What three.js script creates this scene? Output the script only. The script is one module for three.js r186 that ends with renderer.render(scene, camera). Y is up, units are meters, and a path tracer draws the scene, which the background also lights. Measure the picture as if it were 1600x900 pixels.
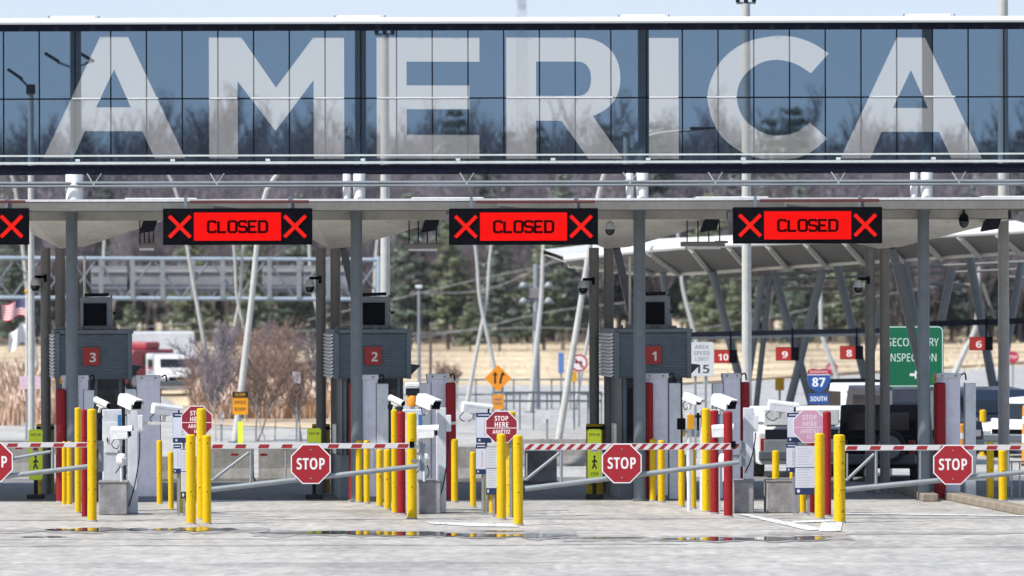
import * as THREE from 'three';
import { mergeGeometries } from 'three/addons/utils/BufferGeometryUtils.js';
import { RoundedBoxGeometry } from 'three/addons/geometries/RoundedBoxGeometry.js';
import { Brush, Evaluator, SUBTRACTION } from 'three-bvh-csg';

// ---------------------------------------------------------------- camera, sky, sun, exposure
const F = 10080, EYE = 4.75;
const scene = new THREE.Scene();
const camera = new THREE.PerspectiveCamera(2 * Math.atan(450 / F) * 180 / Math.PI, 16 / 9, 1, 6000);
camera.position.set(0, EYE, 0);
camera.rotation.set(-31 / F, 0, -0.0024, 'YXZ');
camera.focus = 124; camera.userData.fStop = 2.0;
camera.updateMatrixWorld(true); camera.updateProjectionMatrix();

const sunDir = new THREE.Vector3(-Math.cos(0.52), Math.tan(0.88), Math.sin(0.52)).normalize();
{ // a pale, thinly veiled spring sky
  const W = 512, H = 256, d = new Float32Array(W * H * 4);
  const zen = [0.13, 0.235, 0.43], hor = [0.44, 0.52, 0.62], gnd = [0.30, 0.30, 0.29];
  const hash = (x, y, z) => { const s = Math.sin(x * 127.1 + y * 311.7 + z * 74.7) * 43758.5453; return s - Math.floor(s); };
  const n3 = (x, y, z) => { const X = Math.floor(x), Y = Math.floor(y), Z = Math.floor(z), f = (t) => t * t * (3 - 2 * t), a = f(x - X), b = f(y - Y), c = f(z - Z), L = (p, q, t) => p + (q - p) * t;
    return L(L(L(hash(X, Y, Z), hash(X + 1, Y, Z), a), L(hash(X, Y + 1, Z), hash(X + 1, Y + 1, Z), a), b), L(L(hash(X, Y, Z + 1), hash(X + 1, Y, Z + 1), a), L(hash(X, Y + 1, Z + 1), hash(X + 1, Y + 1, Z + 1), a), b), c); };
  for (let r = 0; r < H; r++) for (let c = 0; c < W; c++) {
    const el = ((r + 0.5) / H - 0.5) * Math.PI, az = ((c + 0.5) / W - 0.5) * 2 * Math.PI;
    const x = Math.cos(az) * Math.cos(el), y = Math.sin(el), z = Math.sin(az) * Math.cos(el);
    const t = Math.pow(1 - Math.max(0, y), 3.2), glow = Math.pow(Math.max(0, x * sunDir.x + y * sunDir.y + z * sunDir.z), 6) * 0.35;
    let cl = 0, amp = 0.5, k = 3; for (let o = 0; o < 4; o++) { cl += amp * n3(x * k + 9, y * k * 3 + 5, z * k + 7); amp *= 0.5; k *= 2.1; }
    cl = Math.max(0, Math.min(1, (cl - 0.38) * 2.6)) * 0.4;
    for (let i = 0; i < 3; i++) {
      let v = y > 0 ? zen[i] + (hor[i] - zen[i]) * t : gnd[i];
      if (y > 0) v += (0.66 - v) * cl + glow;
      d[(r * W + c) * 4 + i] = v;
    }
    d[(r * W + c) * 4 + 3] = 1;
  }
  const sky = new THREE.DataTexture(d, W, H, THREE.RGBAFormat, THREE.FloatType);
  sky.mapping = THREE.EquirectangularReflectionMapping; sky.magFilter = THREE.LinearFilter; sky.needsUpdate = true;
  scene.background = sky; scene.environment = sky;
}
const sun = new THREE.DirectionalLight(new THREE.Color(1, 0.95, 0.87), 3.9);
sun.name = 'sun'; sun.position.copy(sunDir).multiplyScalar(300).add(new THREE.Vector3(0, 0, -140)); sun.target.position.set(0, 0, -140);
sun.castShadow = true; sun.shadow.mapSize.set(4096, 4096);
Object.assign(sun.shadow.camera, { left: -80, right: 80, top: 80, bottom: -80, near: 50, far: 600 }); sun.shadow.radius = 1.5;
scene.add(sun, sun.target);
const EXPOSURE = 1.6;

// ---------------------------------------------------------------- helpers
const V = (x, y, z) => new THREE.Vector3(x, y, z);
let seed = 20250;
const rnd = () => { seed = (seed + 0x6d2b79f5) | 0; let t = Math.imul(seed ^ (seed >>> 15), 1 | seed); t = (t + Math.imul(t ^ (t >>> 7), 61 | t)) ^ t; return ((t ^ (t >>> 14)) >>> 0) / 4294967296; };
const rr = (a, b) => a + (b - a) * rnd();
function ray(px, py) { return V(px / 800 - 1, 1 - py / 450, 0.5).unproject(camera).sub(camera.position); }
function at(px, py, d) { const v = ray(px, py); return camera.position.clone().addScaledVector(v, -d / v.z); }   // point at distance d into the scene
function gp(px, py, y = 0) { const v = ray(px, py); return camera.position.clone().addScaledVector(v, (y - EYE) / v.y); }      // point of the ground
const S = (d) => F / d;                                                            // pixels of the photograph per metre
const depthOf = (ybase) => F * EYE / (ybase - 419);

const used = {};
function numbered(n) { const k = used[n] = (used[n] ?? -1) + 1; return k ? n + '_' + String(k).padStart(3, '0') : n; }
function thing(name, label, category, pos = V(0, 0, 0), yaw = 0, group) {
  const o = new THREE.Group(); o.name = numbered(name); scene.add(o); o.position.copy(pos); o.rotation.y = yaw;
  o.userData = { label, category }; if (group) o.userData.group = group; return o;
}
function boxUV(g) {
  const p = g.attributes.position, n = g.attributes.normal, uv = new Float32Array(p.count * 2);
  for (let i = 0; i < p.count; i++) {
    const x = Math.abs(n.getX(i)), y = Math.abs(n.getY(i)), z = Math.abs(n.getZ(i));
    const [u, v] = y > x && y > z ? [p.getX(i), p.getZ(i)] : x > z ? [p.getZ(i), p.getY(i)] : [p.getX(i), p.getY(i)];
    uv[i * 2] = u; uv[i * 2 + 1] = v;
  }
  return g.setAttribute('uv', new THREE.BufferAttribute(uv, 2));
}
function merged(geos, keep) {
  const a = geos.flat(Infinity).map((g) => { const h = g.index ? g.toNonIndexed() : g; for (const k of Object.keys(h.attributes)) if (!['position', 'normal', 'uv'].includes(k)) h.deleteAttribute(k); return h; });
  const g = a.length > 1 ? mergeGeometries(a) : a[0]; g.clearGroups?.();
  return keep ? g : boxUV(g);
}
function part(name, mat, parent, ...geos) {
  const m = new THREE.Mesh(merged(geos), mat); m.name = parent === scene ? numbered(name) : name; m.castShadow = m.receiveShadow = true; parent.add(m); return m;
}
function print(name, mat, parent, geo) { const m = new THREE.Mesh(geo, mat); m.name = name; m.castShadow = m.receiveShadow = true; parent.add(m); return m; }
function struct(name, mat, ...geos) { const m = part(name, mat, scene, ...geos); m.userData.kind = 'structure'; return m; }
const box = (w, h, d, x = 0, y = 0, z = 0) => new THREE.BoxGeometry(w, h, d).translate(x, y, z);
const rbox = (w, h, d, r, x = 0, y = 0, z = 0) => new RoundedBoxGeometry(w, h, d, 2, r).translate(x, y, z);
const cyl = (r0, r1, h, x = 0, y = 0, z = 0, n = 20) => new THREE.CylinderGeometry(r1, r0, h, n).translate(x, y, z);
const UPV = V(0, 1, 0);
function rod(a, b, r0, r1 = r0, n = 12) {
  const v = b.clone().sub(a), L = v.length();
  return new THREE.CylinderGeometry(r1, r0, L, n).applyQuaternion(new THREE.Quaternion().setFromUnitVectors(UPV, v.multiplyScalar(1 / L))).translate((a.x + b.x) / 2, (a.y + b.y) / 2, (a.z + b.z) / 2);
}
function bar(a, b, w, h) {                                                          // square bar; w across, h deep
  const v = b.clone().sub(a), L = v.length();
  const m = new THREE.Matrix4().makeBasis(...(() => { const y = v.clone().normalize(), z = V(0, 0, 1).addScaledVector(y, -y.z).normalize(); return [y.clone().cross(z), y, z]; })());
  return new THREE.BoxGeometry(w, L, h).applyMatrix4(m).translate((a.x + b.x) / 2, (a.y + b.y) / 2, (a.z + b.z) / 2);
}
const tube = (pts, r, n = 24, k = 8) => new THREE.TubeGeometry(new THREE.CatmullRomCurve3(pts), n, r, k);
function extrude(pts, depth, bevel = 0, hole) {
  const s = new THREE.Shape(pts.map((p) => new THREE.Vector2(p[0], p[1])));
  if (hole) s.holes.push(new THREE.Path(hole.map((p) => new THREE.Vector2(p[0], p[1]))));
  return new THREE.ExtrudeGeometry(s, { depth, bevelEnabled: bevel > 0, bevelSize: bevel, bevelThickness: bevel, bevelSegments: 2, curveSegments: 8 });
}
function lathe(prof, n = 24) { return new THREE.LatheGeometry(prof.map((p) => new THREE.Vector2(p[0], p[1])), n); }
function faceGeo(pts) {                                                             // flat face with uv over its bounding box
  const g = new THREE.ShapeGeometry(new THREE.Shape(pts.map((p) => new THREE.Vector2(p[0], p[1])))); g.computeBoundingBox();
  const b = g.boundingBox, p = g.attributes.position, u = g.attributes.uv;
  for (let i = 0; i < p.count; i++) u.setXY(i, (p.getX(i) - b.min.x) / (b.max.x - b.min.x), (p.getY(i) - b.min.y) / (b.max.y - b.min.y));
  return g;
}
const octagon = (r) => Array.from({ length: 8 }, (_, i) => { const a = Math.PI / 8 + i * Math.PI / 4; return [r / Math.cos(Math.PI / 8) * Math.cos(a), r / Math.cos(Math.PI / 8) * Math.sin(a)]; });
const rect = (w, h) => [[-w / 2, -h / 2], [w / 2, -h / 2], [w / 2, h / 2], [-w / 2, h / 2]];
const rrect = (w, h, r) => { const o = []; for (const [cx, cy, a0] of [[w / 2 - r, h / 2 - r, 0], [-w / 2 + r, h / 2 - r, 1], [-w / 2 + r, -h / 2 + r, 2], [w / 2 - r, -h / 2 + r, 3]]) for (let i = 0; i <= 4; i++) { const a = (a0 + i / 4) * Math.PI / 2; o.push([cx + r * Math.cos(a), cy + r * Math.sin(a)]); } return o; };

// ---------------------------------------------------------------- textures and materials
const hash2 = (x, y, s) => { let h = Math.imul(x, 374761393) + Math.imul(y, 668265263) + Math.imul(s, 974634541); h = Math.imul(h ^ (h >>> 13), 1274126177); return ((h ^ (h >>> 16)) >>> 0) / 4294967296; };
function vnoise(x, y, per, s) {
  const X = Math.floor(x), Y = Math.floor(y), f = (t) => t * t * (3 - 2 * t), a = f(x - X), b = f(y - Y), m = (v) => ((v % per) + per) % per, L = (p, q, t) => p + (q - p) * t;
  return L(L(hash2(m(X), m(Y), s), hash2(m(X + 1), m(Y), s), a), L(hash2(m(X), m(Y + 1), s), hash2(m(X + 1), m(Y + 1), s), a), b);
}
function fbm(u, v, base, oct, s) { let t = 0, a = 0.5, k = base, n = 0; for (let i = 0; i < oct; i++) { t += a * vnoise(u * k, v * k, k, s + i); n += a; a *= 0.55; k *= 2; } return t / n; }
function tex(n, fn, srgb = true) {
  const d = new Uint8Array(n * n * 4);
  for (let y = 0; y < n; y++) for (let x = 0; x < n; x++) { const c = fn(x / n, y / n); for (let i = 0; i < 3; i++) d[(y * n + x) * 4 + i] = Math.max(0, Math.min(255, 255 * (c.length ? c[i] : c))); d[(y * n + x) * 4 + 3] = 255; }
  const t = new THREE.DataTexture(d, n, n); t.wrapS = t.wrapT = THREE.RepeatWrapping; t.magFilter = THREE.LinearFilter; t.colorSpace = srgb ? THREE.SRGBColorSpace : ''; t.needsUpdate = true; return t;
}
const rep = (t, metres, my = metres) => { const c = t.clone(); c.repeat.set(1 / metres, 1 / my); c.needsUpdate = true; return c; };
const grime = tex(512, (u, v) => { const a = fbm(u, v, 4, 6, 1), b = fbm(u, v, 24, 4, 9), s = fbm(u * 1, v * 0.12, 32, 3, 31); return 1 - 0.16 * Math.max(0, a - 0.35) - 0.10 * b * b - 0.12 * Math.max(0, s - 0.55); });
const scuffs = tex(512, (u, v) => { const a = fbm(u, v, 8, 5, 21), b = fbm(u, v, 48, 3, 5); const m = Math.min(1, Math.max(0, (a - 0.62) * 14)) * (0.4 + 0.6 * b), w = fbm(u * 1, v * 0.15, 24, 3, 71); return (0.88 + 0.12 * b) * (1 - 0.55 * m) * (1 - 0.22 * Math.max(0, w - 0.5)); });
const fine = tex(256, (u, v) => fbm(u, v, 32, 4, 77), false);
const concreteTex = tex(512, (u, v) => { const a = fbm(u, v, 4, 6, 41), b = fbm(u, v, 64, 3, 51), s = fbm(u, v * 0.2, 24, 3, 61); const k = 0.62 + 0.34 * a + 0.14 * (b - 0.5) - 0.18 * Math.max(0, s - 0.5); return [k, k * 0.985, k * 0.96]; });
const vn2 = (u, v, a, b, s) => { const X = Math.floor(u * a), Y = Math.floor(v * b), f = (t) => t * t * (3 - 2 * t), p = f(u * a - X), q = f(v * b - Y), h = (i, j) => hash2(i % a, j % b, s), L = (m, n, t) => m + (n - m) * t; return L(L(h(X, Y), h(X + 1, Y), p), L(h(X, Y + 1), h(X + 1, Y + 1), p), q); };
const groundTex = tex(1024, (u, v) => { const a = fbm(u, v, 3, 5, 101), b = fbm(u, v, 20, 5, 111), c = fbm(u, v, 160, 2, 121), st = fbm(u, v, 8, 2, 131), str = fbm(u * 0.25, v, 48, 3, 141); let k = 0.76 + 0.05 * (vn2(u, v, 110, 22, 7) - 0.5) + 0.06 * (vn2(u, v, 260, 40, 8) - 0.5) + 0.05 * (vn2(u, v, 40, 12, 9) - 0.5) + 0.06 * (a - 0.5) + 0.03 * (b - 0.5) + 0.24 * (c - 0.5) + 0.06 * (str - 0.5); if (st > 0.62) k -= (st - 0.62) * 0.3; return [k, k * 0.985, k * 0.96]; });
const groundRough = tex(512, (u, v) => 0.62 + 0.5 * (fbm(u, v, 10, 4, 201) - 0.4), false);
const grassTex = tex(512, (u, v) => { const a = fbm(u, v, 4, 6, 301), b = fbm(u, v, 64, 3, 311); const k = 0.645 + 0.45 * (a - 0.4) + 0.3 * (b - 0.5); return [k * 1.0, k * (0.90 + 0.05 * a), k * (0.75 + 0.1 * b)]; });
const matt = (r, g, b, rough) => new THREE.MeshPhysicalMaterial({ color: new THREE.Color().setRGB(r, g, b), roughness: rough, specularIntensity: 0.05 });
const std = (r, g, b, rough = 0.6, metal = 0, extra = {}) => { const m = new THREE.MeshStandardMaterial({ color: new THREE.Color().setRGB(r, g, b), roughness: rough, metalness: metal, ...extra }); return m; };
const gr = rep(grime, 1.6), sc = rep(scuffs, 0.9), bf = rep(fine, 0.5), cc = rep(concreteTex, 2.2), ccs = rep(concreteTex, 0.9);
const satin = (r, g, b) => new THREE.MeshPhysicalMaterial({ color: new THREE.Color().setRGB(r, g, b), roughness: 0.55, specularIntensity: 0.35, map: sc });
const paint = (r, g, b, rough = 0.5) => std(r, g, b, rough, 0, { map: gr });
const M = {
  signBack: paint(0.26, 0.27, 0.29, 0.6),
  yellow: satin(0.74, 0.475, 0.004), red: satin(0.30, 0.012, 0.017), darkRed: std(0.10, 0.018, 0.018, 0.6, 0, { map: gr }),
  white: paint(0.72, 0.73, 0.74), offWhite: paint(0.62, 0.62, 0.58), lavender: paint(0.66, 0.655, 0.76, 0.5), soffit: paint(0.15, 0.142, 0.13, 0.85), fascia: paint(0.19, 0.185, 0.17, 0.8), beam: paint(0.46, 0.45, 0.42, 0.8), canopyShade: std(0.30, 0.30, 0.31, 0.9, 0, { map: rep(groundTex, 19) }), wet: std(0.56, 0.55, 0.54, 0.45, 0, { map: rep(groundTex, 23), bumpMap: rep(fine, 1.1), bumpScale: 0.002 }), columnGrey: paint(0.15, 0.18, 0.205, 0.5), bright: std(0.86, 0.87, 0.88, 0.5), pale: paint(0.60, 0.63, 0.68, 0.5), cream: paint(0.86, 0.83, 0.76, 0.7),
  steel: paint(0.20, 0.225, 0.25, 0.5), pole: paint(0.50, 0.50, 0.48, 0.45), galv: std(0.27, 0.295, 0.315, 0.55, 0.2, { map: gr }), galvDark: std(0.20, 0.23, 0.27, 0.5, 0.2, { map: gr }), brownSteel: paint(0.21, 0.20, 0.19, 0.55),
  booth: paint(0.14, 0.18, 0.21, 0.6), boothDark: paint(0.05, 0.06, 0.07, 0.5), black: matt(0.0028, 0.003, 0.005, 0.8), rubber: std(0.02, 0.02, 0.02, 0.85), darkGlass: std(0.01, 0.013, 0.018, 0.08), gasket: matt(0.015, 0.017, 0.025, 0.6),
  frame: matt(0.008, 0.010, 0.020, 0.6), columnWhite: paint(0.60, 0.65, 0.64, 0.4), concrete: std(0.40, 0.40, 0.40, 0.9, 0, { map: cc, bumpMap: bf, bumpScale: 0.004 }), block: std(0.46, 0.46, 0.49, 0.9, 0, { map: ccs, bumpMap: bf, bumpScale: 0.006 }),
  kerb: std(0.42, 0.37, 0.31, 0.9, 0, { map: ccs, bumpMap: bf, bumpScale: 0.005 }), asphalt: std(0.725, 0.71, 0.685, 0.8, 0, { map: rep(groundTex, 23), roughnessMap: rep(groundRough, 17), bumpMap: rep(fine, 1.1), bumpScale: 0.004 }),
  road: std(0.60, 0.61, 0.63, 0.9, 0, { map: rep(groundTex, 31) }), grass: std(1.0, 0.93, 0.85, 1, 0, { map: rep(grassTex, 21) }), tar: std(0.06, 0.06, 0.065, 0.5), marking: std(0.72, 0.72, 0.70, 0.7, 0, { map: sc }),
  fluor: std(0.82, 0.97, 0.04, 0.45, 0, { map: gr }), orange: std(0.80, 0.30, 0.015, 0.5, 0, { map: gr }), amber: std(0.75, 0.36, 0.01, 0.5, 0, { map: gr }), navy: std(0.02, 0.03, 0.09, 0.45), green: std(0.0, 0.14, 0.075, 0.45, 0, { map: gr }),
  wood: std(0.16, 0.12, 0.09, 0.9), bark: std(0.10, 0.08, 0.075, 0.95), barkPale: std(0.34, 0.30, 0.27, 0.95), alu: std(0.45, 0.46, 0.47, 0.4, 0.5), lampRed: std(0.25, 0.01, 0.01, 0.3), blue: std(0.03, 0.16, 0.36, 0.5), rail: std(0.10, 0.12, 0.14, 0.5, 0.2), wire: std(0.25, 0.25, 0.27, 0.6),
  water: new THREE.MeshPhysicalMaterial({ color: new THREE.Color().setRGB(0.055, 0.055, 0.055), roughness: 0.035, ior: 1.33, bumpMap: rep(fine, 2.5), bumpScale: 0.0006 }),
};
function canvasMat(w, h, draw, opts = {}) {
  const c = document.createElement('canvas'); c.width = w; c.height = h; const x = c.getContext('2d'); draw(x, w, h);
  const t = new THREE.CanvasTexture(c); t.colorSpace = THREE.SRGBColorSpace; t.anisotropy = 8;
  return new THREE.MeshStandardMaterial({ map: t, roughness: 0.45, ...opts });
}
function word(x, s, cx, cy, size, wide, color, weight = 'bold', font = 'sans-serif') {   // centred text squeezed to a width
  x.save(); x.fillStyle = color; x.font = weight + ' ' + size + 'px ' + font; x.textAlign = 'center'; x.textBaseline = 'alphabetic'; const m = x.measureText(s).width;
  x.translate(cx, cy); x.scale(wide ? wide / m : 1, 1); x.fillText(s, 0, size * 0.36); x.restore();
}
// ---------------------------------------------------------------- ground
function flat(name, mat, pts, y) {                                                   // pts: [x, z] in metres
  const g = new THREE.ShapeGeometry(new THREE.Shape(pts.map(([x, z]) => new THREE.Vector2(x, -z)))).rotateX(-Math.PI / 2).translate(0, y, 0);
  return struct(name, mat, g);
}
const flatPx = (name, mat, px, y) => flat(name, mat, px.map(([a, b]) => { const p = gp(a, b); return [p.x, p.z]; }), y);
flat('ground', M.grass, [[-3000, 400], [3000, 400], [3000, -4000], [-3000, -4000]], -0.06);
flat('plaza', M.asphalt, [[-120, 40], [120, 40], [120, -262], [-120, -262]], 0);
flat('road', M.road, [[2, -177], [14, -172], [60, -172], [140, -300], [30, -258], [6, -258], [-40, -258], [-40, -215], [-8, -200]], 0.006);
flatPx('road', M.road, [[1010, 640], [1000, 606], [1700, 566], [1900, 566], [1900, 640]], 0.011);
flat('lane_paving', M.canopyShade, [[-24, -132.4], [24, -132.4], [24, -146.5], [-24, -146.5]], 0.004);  // darker ground sheet under the canopies, their shade deepened through its colour
// dry grass islands: at the left behind lane 3 and the median behind lane 2
flat('verge', M.grass, [[-45, -186], [-15.2, -186], [-17, -215], [-20, -261], [-45, -261]], 0.02);
flat('verge', M.grass, [[-9.2, -196], [-5.0, -190], [-5.2, -214], [-7.5, -257], [-14.5, -257]], 0.02);
flatPx('verge', M.grass, [[1000, 603], [1010, 592], [1650, 556], [1660, 563]], 0.02);
// painted lines beside the islands and in the lanes
flatPx('road_marking', M.marking, [[664, 816.5], [800, 819], [812, 824], [740, 823.2], [672, 819]], 0.012);
flatPx('road_marking', M.marking, [[1150, 803.5], [1172, 804.5], [1292, 828], [1262, 829.5]], 0.012);
flatPx('road_marking', M.marking, [[1236, 815.2], [1316, 812.4], [1316, 815.4], [1240, 818]], 0.014);
flatPx('road_marking', M.marking, [[1284, 817.5], [1316, 816.3], [1314, 831], [1279, 831.5]], 0.016);
flatPx('road_marking', M.marking, [[1320, 802.4], [1600, 806.0], [1600, 807.6], [1320, 804]], 0.012);
// tar-filled joints across the plaza
function wavy(x0, x1, z, w, amp) { const a = [], b = []; for (let i = 0; i <= 36; i++) { const x = x0 + (x1 - x0) * i / 36, c = z + amp * Math.sin(i * 0.7) + rr(-0.05, 0.05) * amp * 4, h = w * (0.45 + rnd() * 0.8); a.push([x, c - h]); b.unshift([x, c + h]); } return a.concat(b); }
for (const [x0, x1, py, w, amp] of [[-14, 14, 829, 0.03, 0.08], [-14, 3, 852, 0.05, 0.12], [1, 9, 857, 0.03, 0.06], [-14, 14, 880, 0.02, 0.05], [-12, -2, 842, 0.04, 0.06]])
  flat('pavement_joint', M.tar, wavy(x0, x1, -depthOf(py), w, amp), 0.009);
// damp ground along the drainage line
for (const [x0, x1, py, w] of [[-20, 420, 828, 1.1], [400, 900, 833, 1.3], [880, 1330, 842, 1.2], [1200, 1620, 835, 0.6]]) { const d = depthOf(py); flat('damp_ground', M.wet, wavy(at(x0, py, d).x, at(x1, py, d).x, -d, w, w * 0.25), 0.0045 + rr(0, 0.003)); }
// shallow puddles along the drainage line
for (const [x0, x1, py, w] of [[70, 235, 827, 1.15], [235, 372, 827, 1.2], [400, 700, 832.5, 0.9], [540, 760, 835.5, 0.75], [690, 900, 838, 1.15], [1030, 1290, 844, 1.05], [745, 820, 831, 0.16], [1230, 1300, 841, 0.18], [20, 110, 838, 0.14], [860, 1010, 842, 0.16]]) {
  const d = depthOf(py), a = at(x0, py, d).x, b = at(x1, py, d).x, up = [], dn = [];
  for (let i = 0; i <= 28; i++) { const t = i / 28, h = w * Math.pow(Math.sin(Math.PI * Math.min(0.999, Math.max(0.001, t))), 0.55) * (0.22 + 0.9 * vnoise(t * 9, py, 64, 5)) * rr(0.8, 1.1); up.push([a + (b - a) * t, -d - h * 0.9]); dn.unshift([a + (b - a) * t, -d + h]); }
  flat('puddle', M.water, up.concat(dn), 0.019);
  const grow = (l, k) => l.map(([x, z]) => [x + (x - (a + b) / 2) * 0.06, -d + (z + d) * k + rr(-0.04, 0.04)]);
  flat('damp_ground', M.wet, grow(up.concat(dn), 1.7), 0.0085 + used.puddle * 0.0006);
}
// stone kerbs at the right-hand lane
function kerb(p, q, label) {
  const a = gp(...p), b = gp(...q), n = 5, L = a.distanceTo(b), t = thing('kerb', label, 'kerb', a, Math.atan2(-(b.z - a.z), b.x - a.x));
  for (let i = 0; i < n; i++) part('kerb_stone', M.kerb, t, rbox(L / n - 0.012, 0.16, 0.32, 0.025, (i + 0.5) * L / n, 0.08, 0));
}
kerb([1472, 778], [1640, 812], 'long tan stone kerb running from the right-hand red bollard to the frame edge');
kerb([1402, 764], [1454, 784], 'short tan stone kerb left of the right-hand red bollard');

function pieces(g) {                                                                // the separate pieces of a geometry
  const p = g.attributes.position, n = p.count, key = {}, up = [], find = (i) => { while (up[i] !== i) i = up[i] = up[up[i]]; return i; }, id = [], ix = g.index;
  for (let i = 0; i < n; i++) { const k = [p.getX(i), p.getY(i), p.getZ(i)].map((v) => Math.round(v * 2000)).join(); if (key[k] === undefined) { key[k] = up.length; up.push(up.length); } id[i] = key[k]; }
  const tri = []; for (let i = 0; i < (ix ? ix.count : n); i += 3) { const t = [0, 1, 2].map((k) => (ix ? ix.getX(i + k) : i + k)); tri.push(t); up[find(id[t[0]])] = find(id[t[1]]); up[find(id[t[1]])] = find(id[t[2]]); }
  const by = {}; for (const t of tri) (by[find(id[t[0]])] ??= []).push(...t);
  return Object.values(by).filter((l) => l.length > 6).map((l) => { const h = new THREE.BufferGeometry(); for (const a of ['position', 'normal', 'uv']) { const s = g.attributes[a], w = s.itemSize, d = new Float32Array(l.length * w); l.forEach((v, i) => { for (let c = 0; c < w; c++) d[i * w + c] = s.array[v * w + c]; }); h.setAttribute(a, new THREE.BufferAttribute(d, w)); } return h; });
}
// ---------------------------------------------------------------- glass gantry with the big letters
const GD = 130, gs = S(GD), GX = (px) => at(px, 419, GD).x, GY = (py, px = 800) => at(px, py, GD).y;
const COLS = [-333, 112, 557, 999, 1443, 1888];                                      // columns of the islands, pixels at the canopy's front
const gantry = thing('glass_gantry', 'long dark glass gantry across all lanes with giant pale letters reading AMERICA', 'gantry', V(0, 0, -GD));
{
  const joints = []; for (let i = -8; i <= 32; i++) joints.push(62 + i * 55.83);
  const X0 = GX(joints[0]), X1 = GX(joints[joints.length - 1]), yT = GY(47), yM = GY(153), yB = GY(257);
  const K = 0.0024, lv = (px) => (px - 800) * K;                                      // the camera's own roll, so that heights read true
  const letters = {
    A: [[[68, 248.5], [157, 59], [201, 59], [290, 248.5], [242, 248.5], [223, 206.5], [133, 206.5], [115, 248.5]], [[179, 110], [205, 169], [151, 169]]],
    M: [[[327, 248.5], [327, 59.5], [378, 59.5], [431.7, 137.5], [490, 59.5], [538.5, 59.5], [538.5, 248.5], [490.5, 248.5], [490.5, 126], [431, 205.5], [372, 128], [372, 248.5]]],
    E: [[[589, 248], [589, 59], [750, 59], [750, 96.7], [636, 96.7], [636, 133.5], [734, 133.5], [734, 171], [636, 171], [636, 210.7], [749.5, 210.7], [749.5, 248]]],
    I: [[[1014.5, 248], [1014.5, 58.5], [1061, 58.5], [1061, 248]]],
  };
  const P2 = ([x, y]) => new THREE.Vector2(GX(x), GY(y + lv(x), x));
  const shapes = Object.values(letters).map(([o, h]) => { const s = new THREE.Shape(o.map(P2)); if (h) s.holes.push(new THREE.Path(h.map(P2))); return s; });
  { const [o, h] = letters.A, mv = ([x, y]) => P2([x + 1245, y - 2]), s = new THREE.Shape(o.map(mv)); s.holes.push(new THREE.Path(h.map(mv))); shapes.push(s); }
  { const s = new THREE.Shape(), go = (x, y) => { const p = P2([x, y]); return [p.x, p.y]; };
    s.moveTo(...go(791.5, 248)); s.lineTo(...go(791.5, 58.5)); s.lineTo(...go(905, 58.5));
    s.bezierCurveTo(...go(947, 58.5), ...go(970, 84), ...go(970, 122)); s.bezierCurveTo(...go(970, 152), ...go(954, 171), ...go(927, 181));
    s.lineTo(...go(974, 248)); s.lineTo(...go(920, 248)); s.lineTo(...go(878, 188.5)); s.lineTo(...go(838.5, 188.5)); s.lineTo(...go(838.5, 248)); s.closePath();
    const h = new THREE.Path(); h.moveTo(...go(838.5, 96)); h.lineTo(...go(902, 96)); h.bezierCurveTo(...go(917, 96), ...go(924, 106), ...go(924, 122.5)); h.bezierCurveTo(...go(924, 140), ...go(917, 149.5), ...go(902, 149.5)); h.lineTo(...go(838.5, 149.5)); h.closePath(); s.holes.push(h); shapes.push(s); }
  { const s = new THREE.Shape(), pts = (l) => l.map(P2), st = P2([1295.7, 82.3]); s.moveTo(st.x, st.y);
    s.splineThru(pts([[1270, 66], [1238, 56], [1203, 56], [1160, 68], [1124, 99], [1106, 150], [1122, 204], [1158, 236], [1200, 248.5], [1238, 247.5], [1268, 236], [1293, 215]]));
    let p = P2([1266, 190]); s.lineTo(p.x, p.y); s.splineThru(pts([[1244, 205], [1215, 210.5], [1188, 204], [1162, 183], [1152, 152], [1160, 122], [1184, 100], [1213, 92.5], [1243, 98.5], [1267.7, 113.3]])); s.closePath(); shapes.push(s); }
  const extr = (s, d) => new THREE.ExtrudeGeometry(s, { depth: d, bevelEnabled: false, curveSegments: 16 }).translate(0, 0, -d / 2);
  const cutters = shapes.map((s) => { const g = extr(s, 0.2); g.computeBoundingBox(); const b = new Brush(boxUV(g.index ? g.toNonIndexed() : g)); b.updateMatrixWorld(); return b; });
  const ev = new Evaluator(); ev.useGroups = false;
  const glass = new THREE.MeshPhysicalMaterial({ color: new THREE.Color().setRGB(0.43, 0.51, 0.585), roughness: 0, transmission: 1, thickness: 0, ior: 1.45, specularIntensity: 0.4 });
  const film = new THREE.MeshStandardMaterial({ color: new THREE.Color().setRGB(0.27, 0.27, 0.262), roughness: 0.8, transparent: true, opacity: 0.54, map: rep(fine, 3) }); film.map = null;
  for (let i = 0; i + 1 < joints.length; i++) for (const [y0, y1] of [[yB, yM], [yM, yT]]) {
    const x0 = GX(joints[i]) + 0.006, x1 = GX(joints[i + 1]) - 0.006, a = y0 + 0.006, b = y1 - 0.006;
    let g = boxUV(box(x1 - x0, b - a, 0.012, (x0 + x1) / 2, (a + b) / 2, 0).toNonIndexed());
    for (const c of cutters) { const q = c.geometry.boundingBox; if (q.max.x < x0 || q.min.x > x1 || q.max.y < a || q.min.y > b) continue; const br = new Brush(g); br.updateMatrixWorld(); g = ev.evaluate(br, c, SUBTRACTION).geometry; }
    for (const h of pieces(g)) print('pane', glass, gantry, h);
  }
  for (const s of shapes) print('letter', film, gantry, new THREE.ShapeGeometry(s, 16));
  const xm = (X0 + X1) / 2, w = X1 - X0, fz = -0.035;
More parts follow.
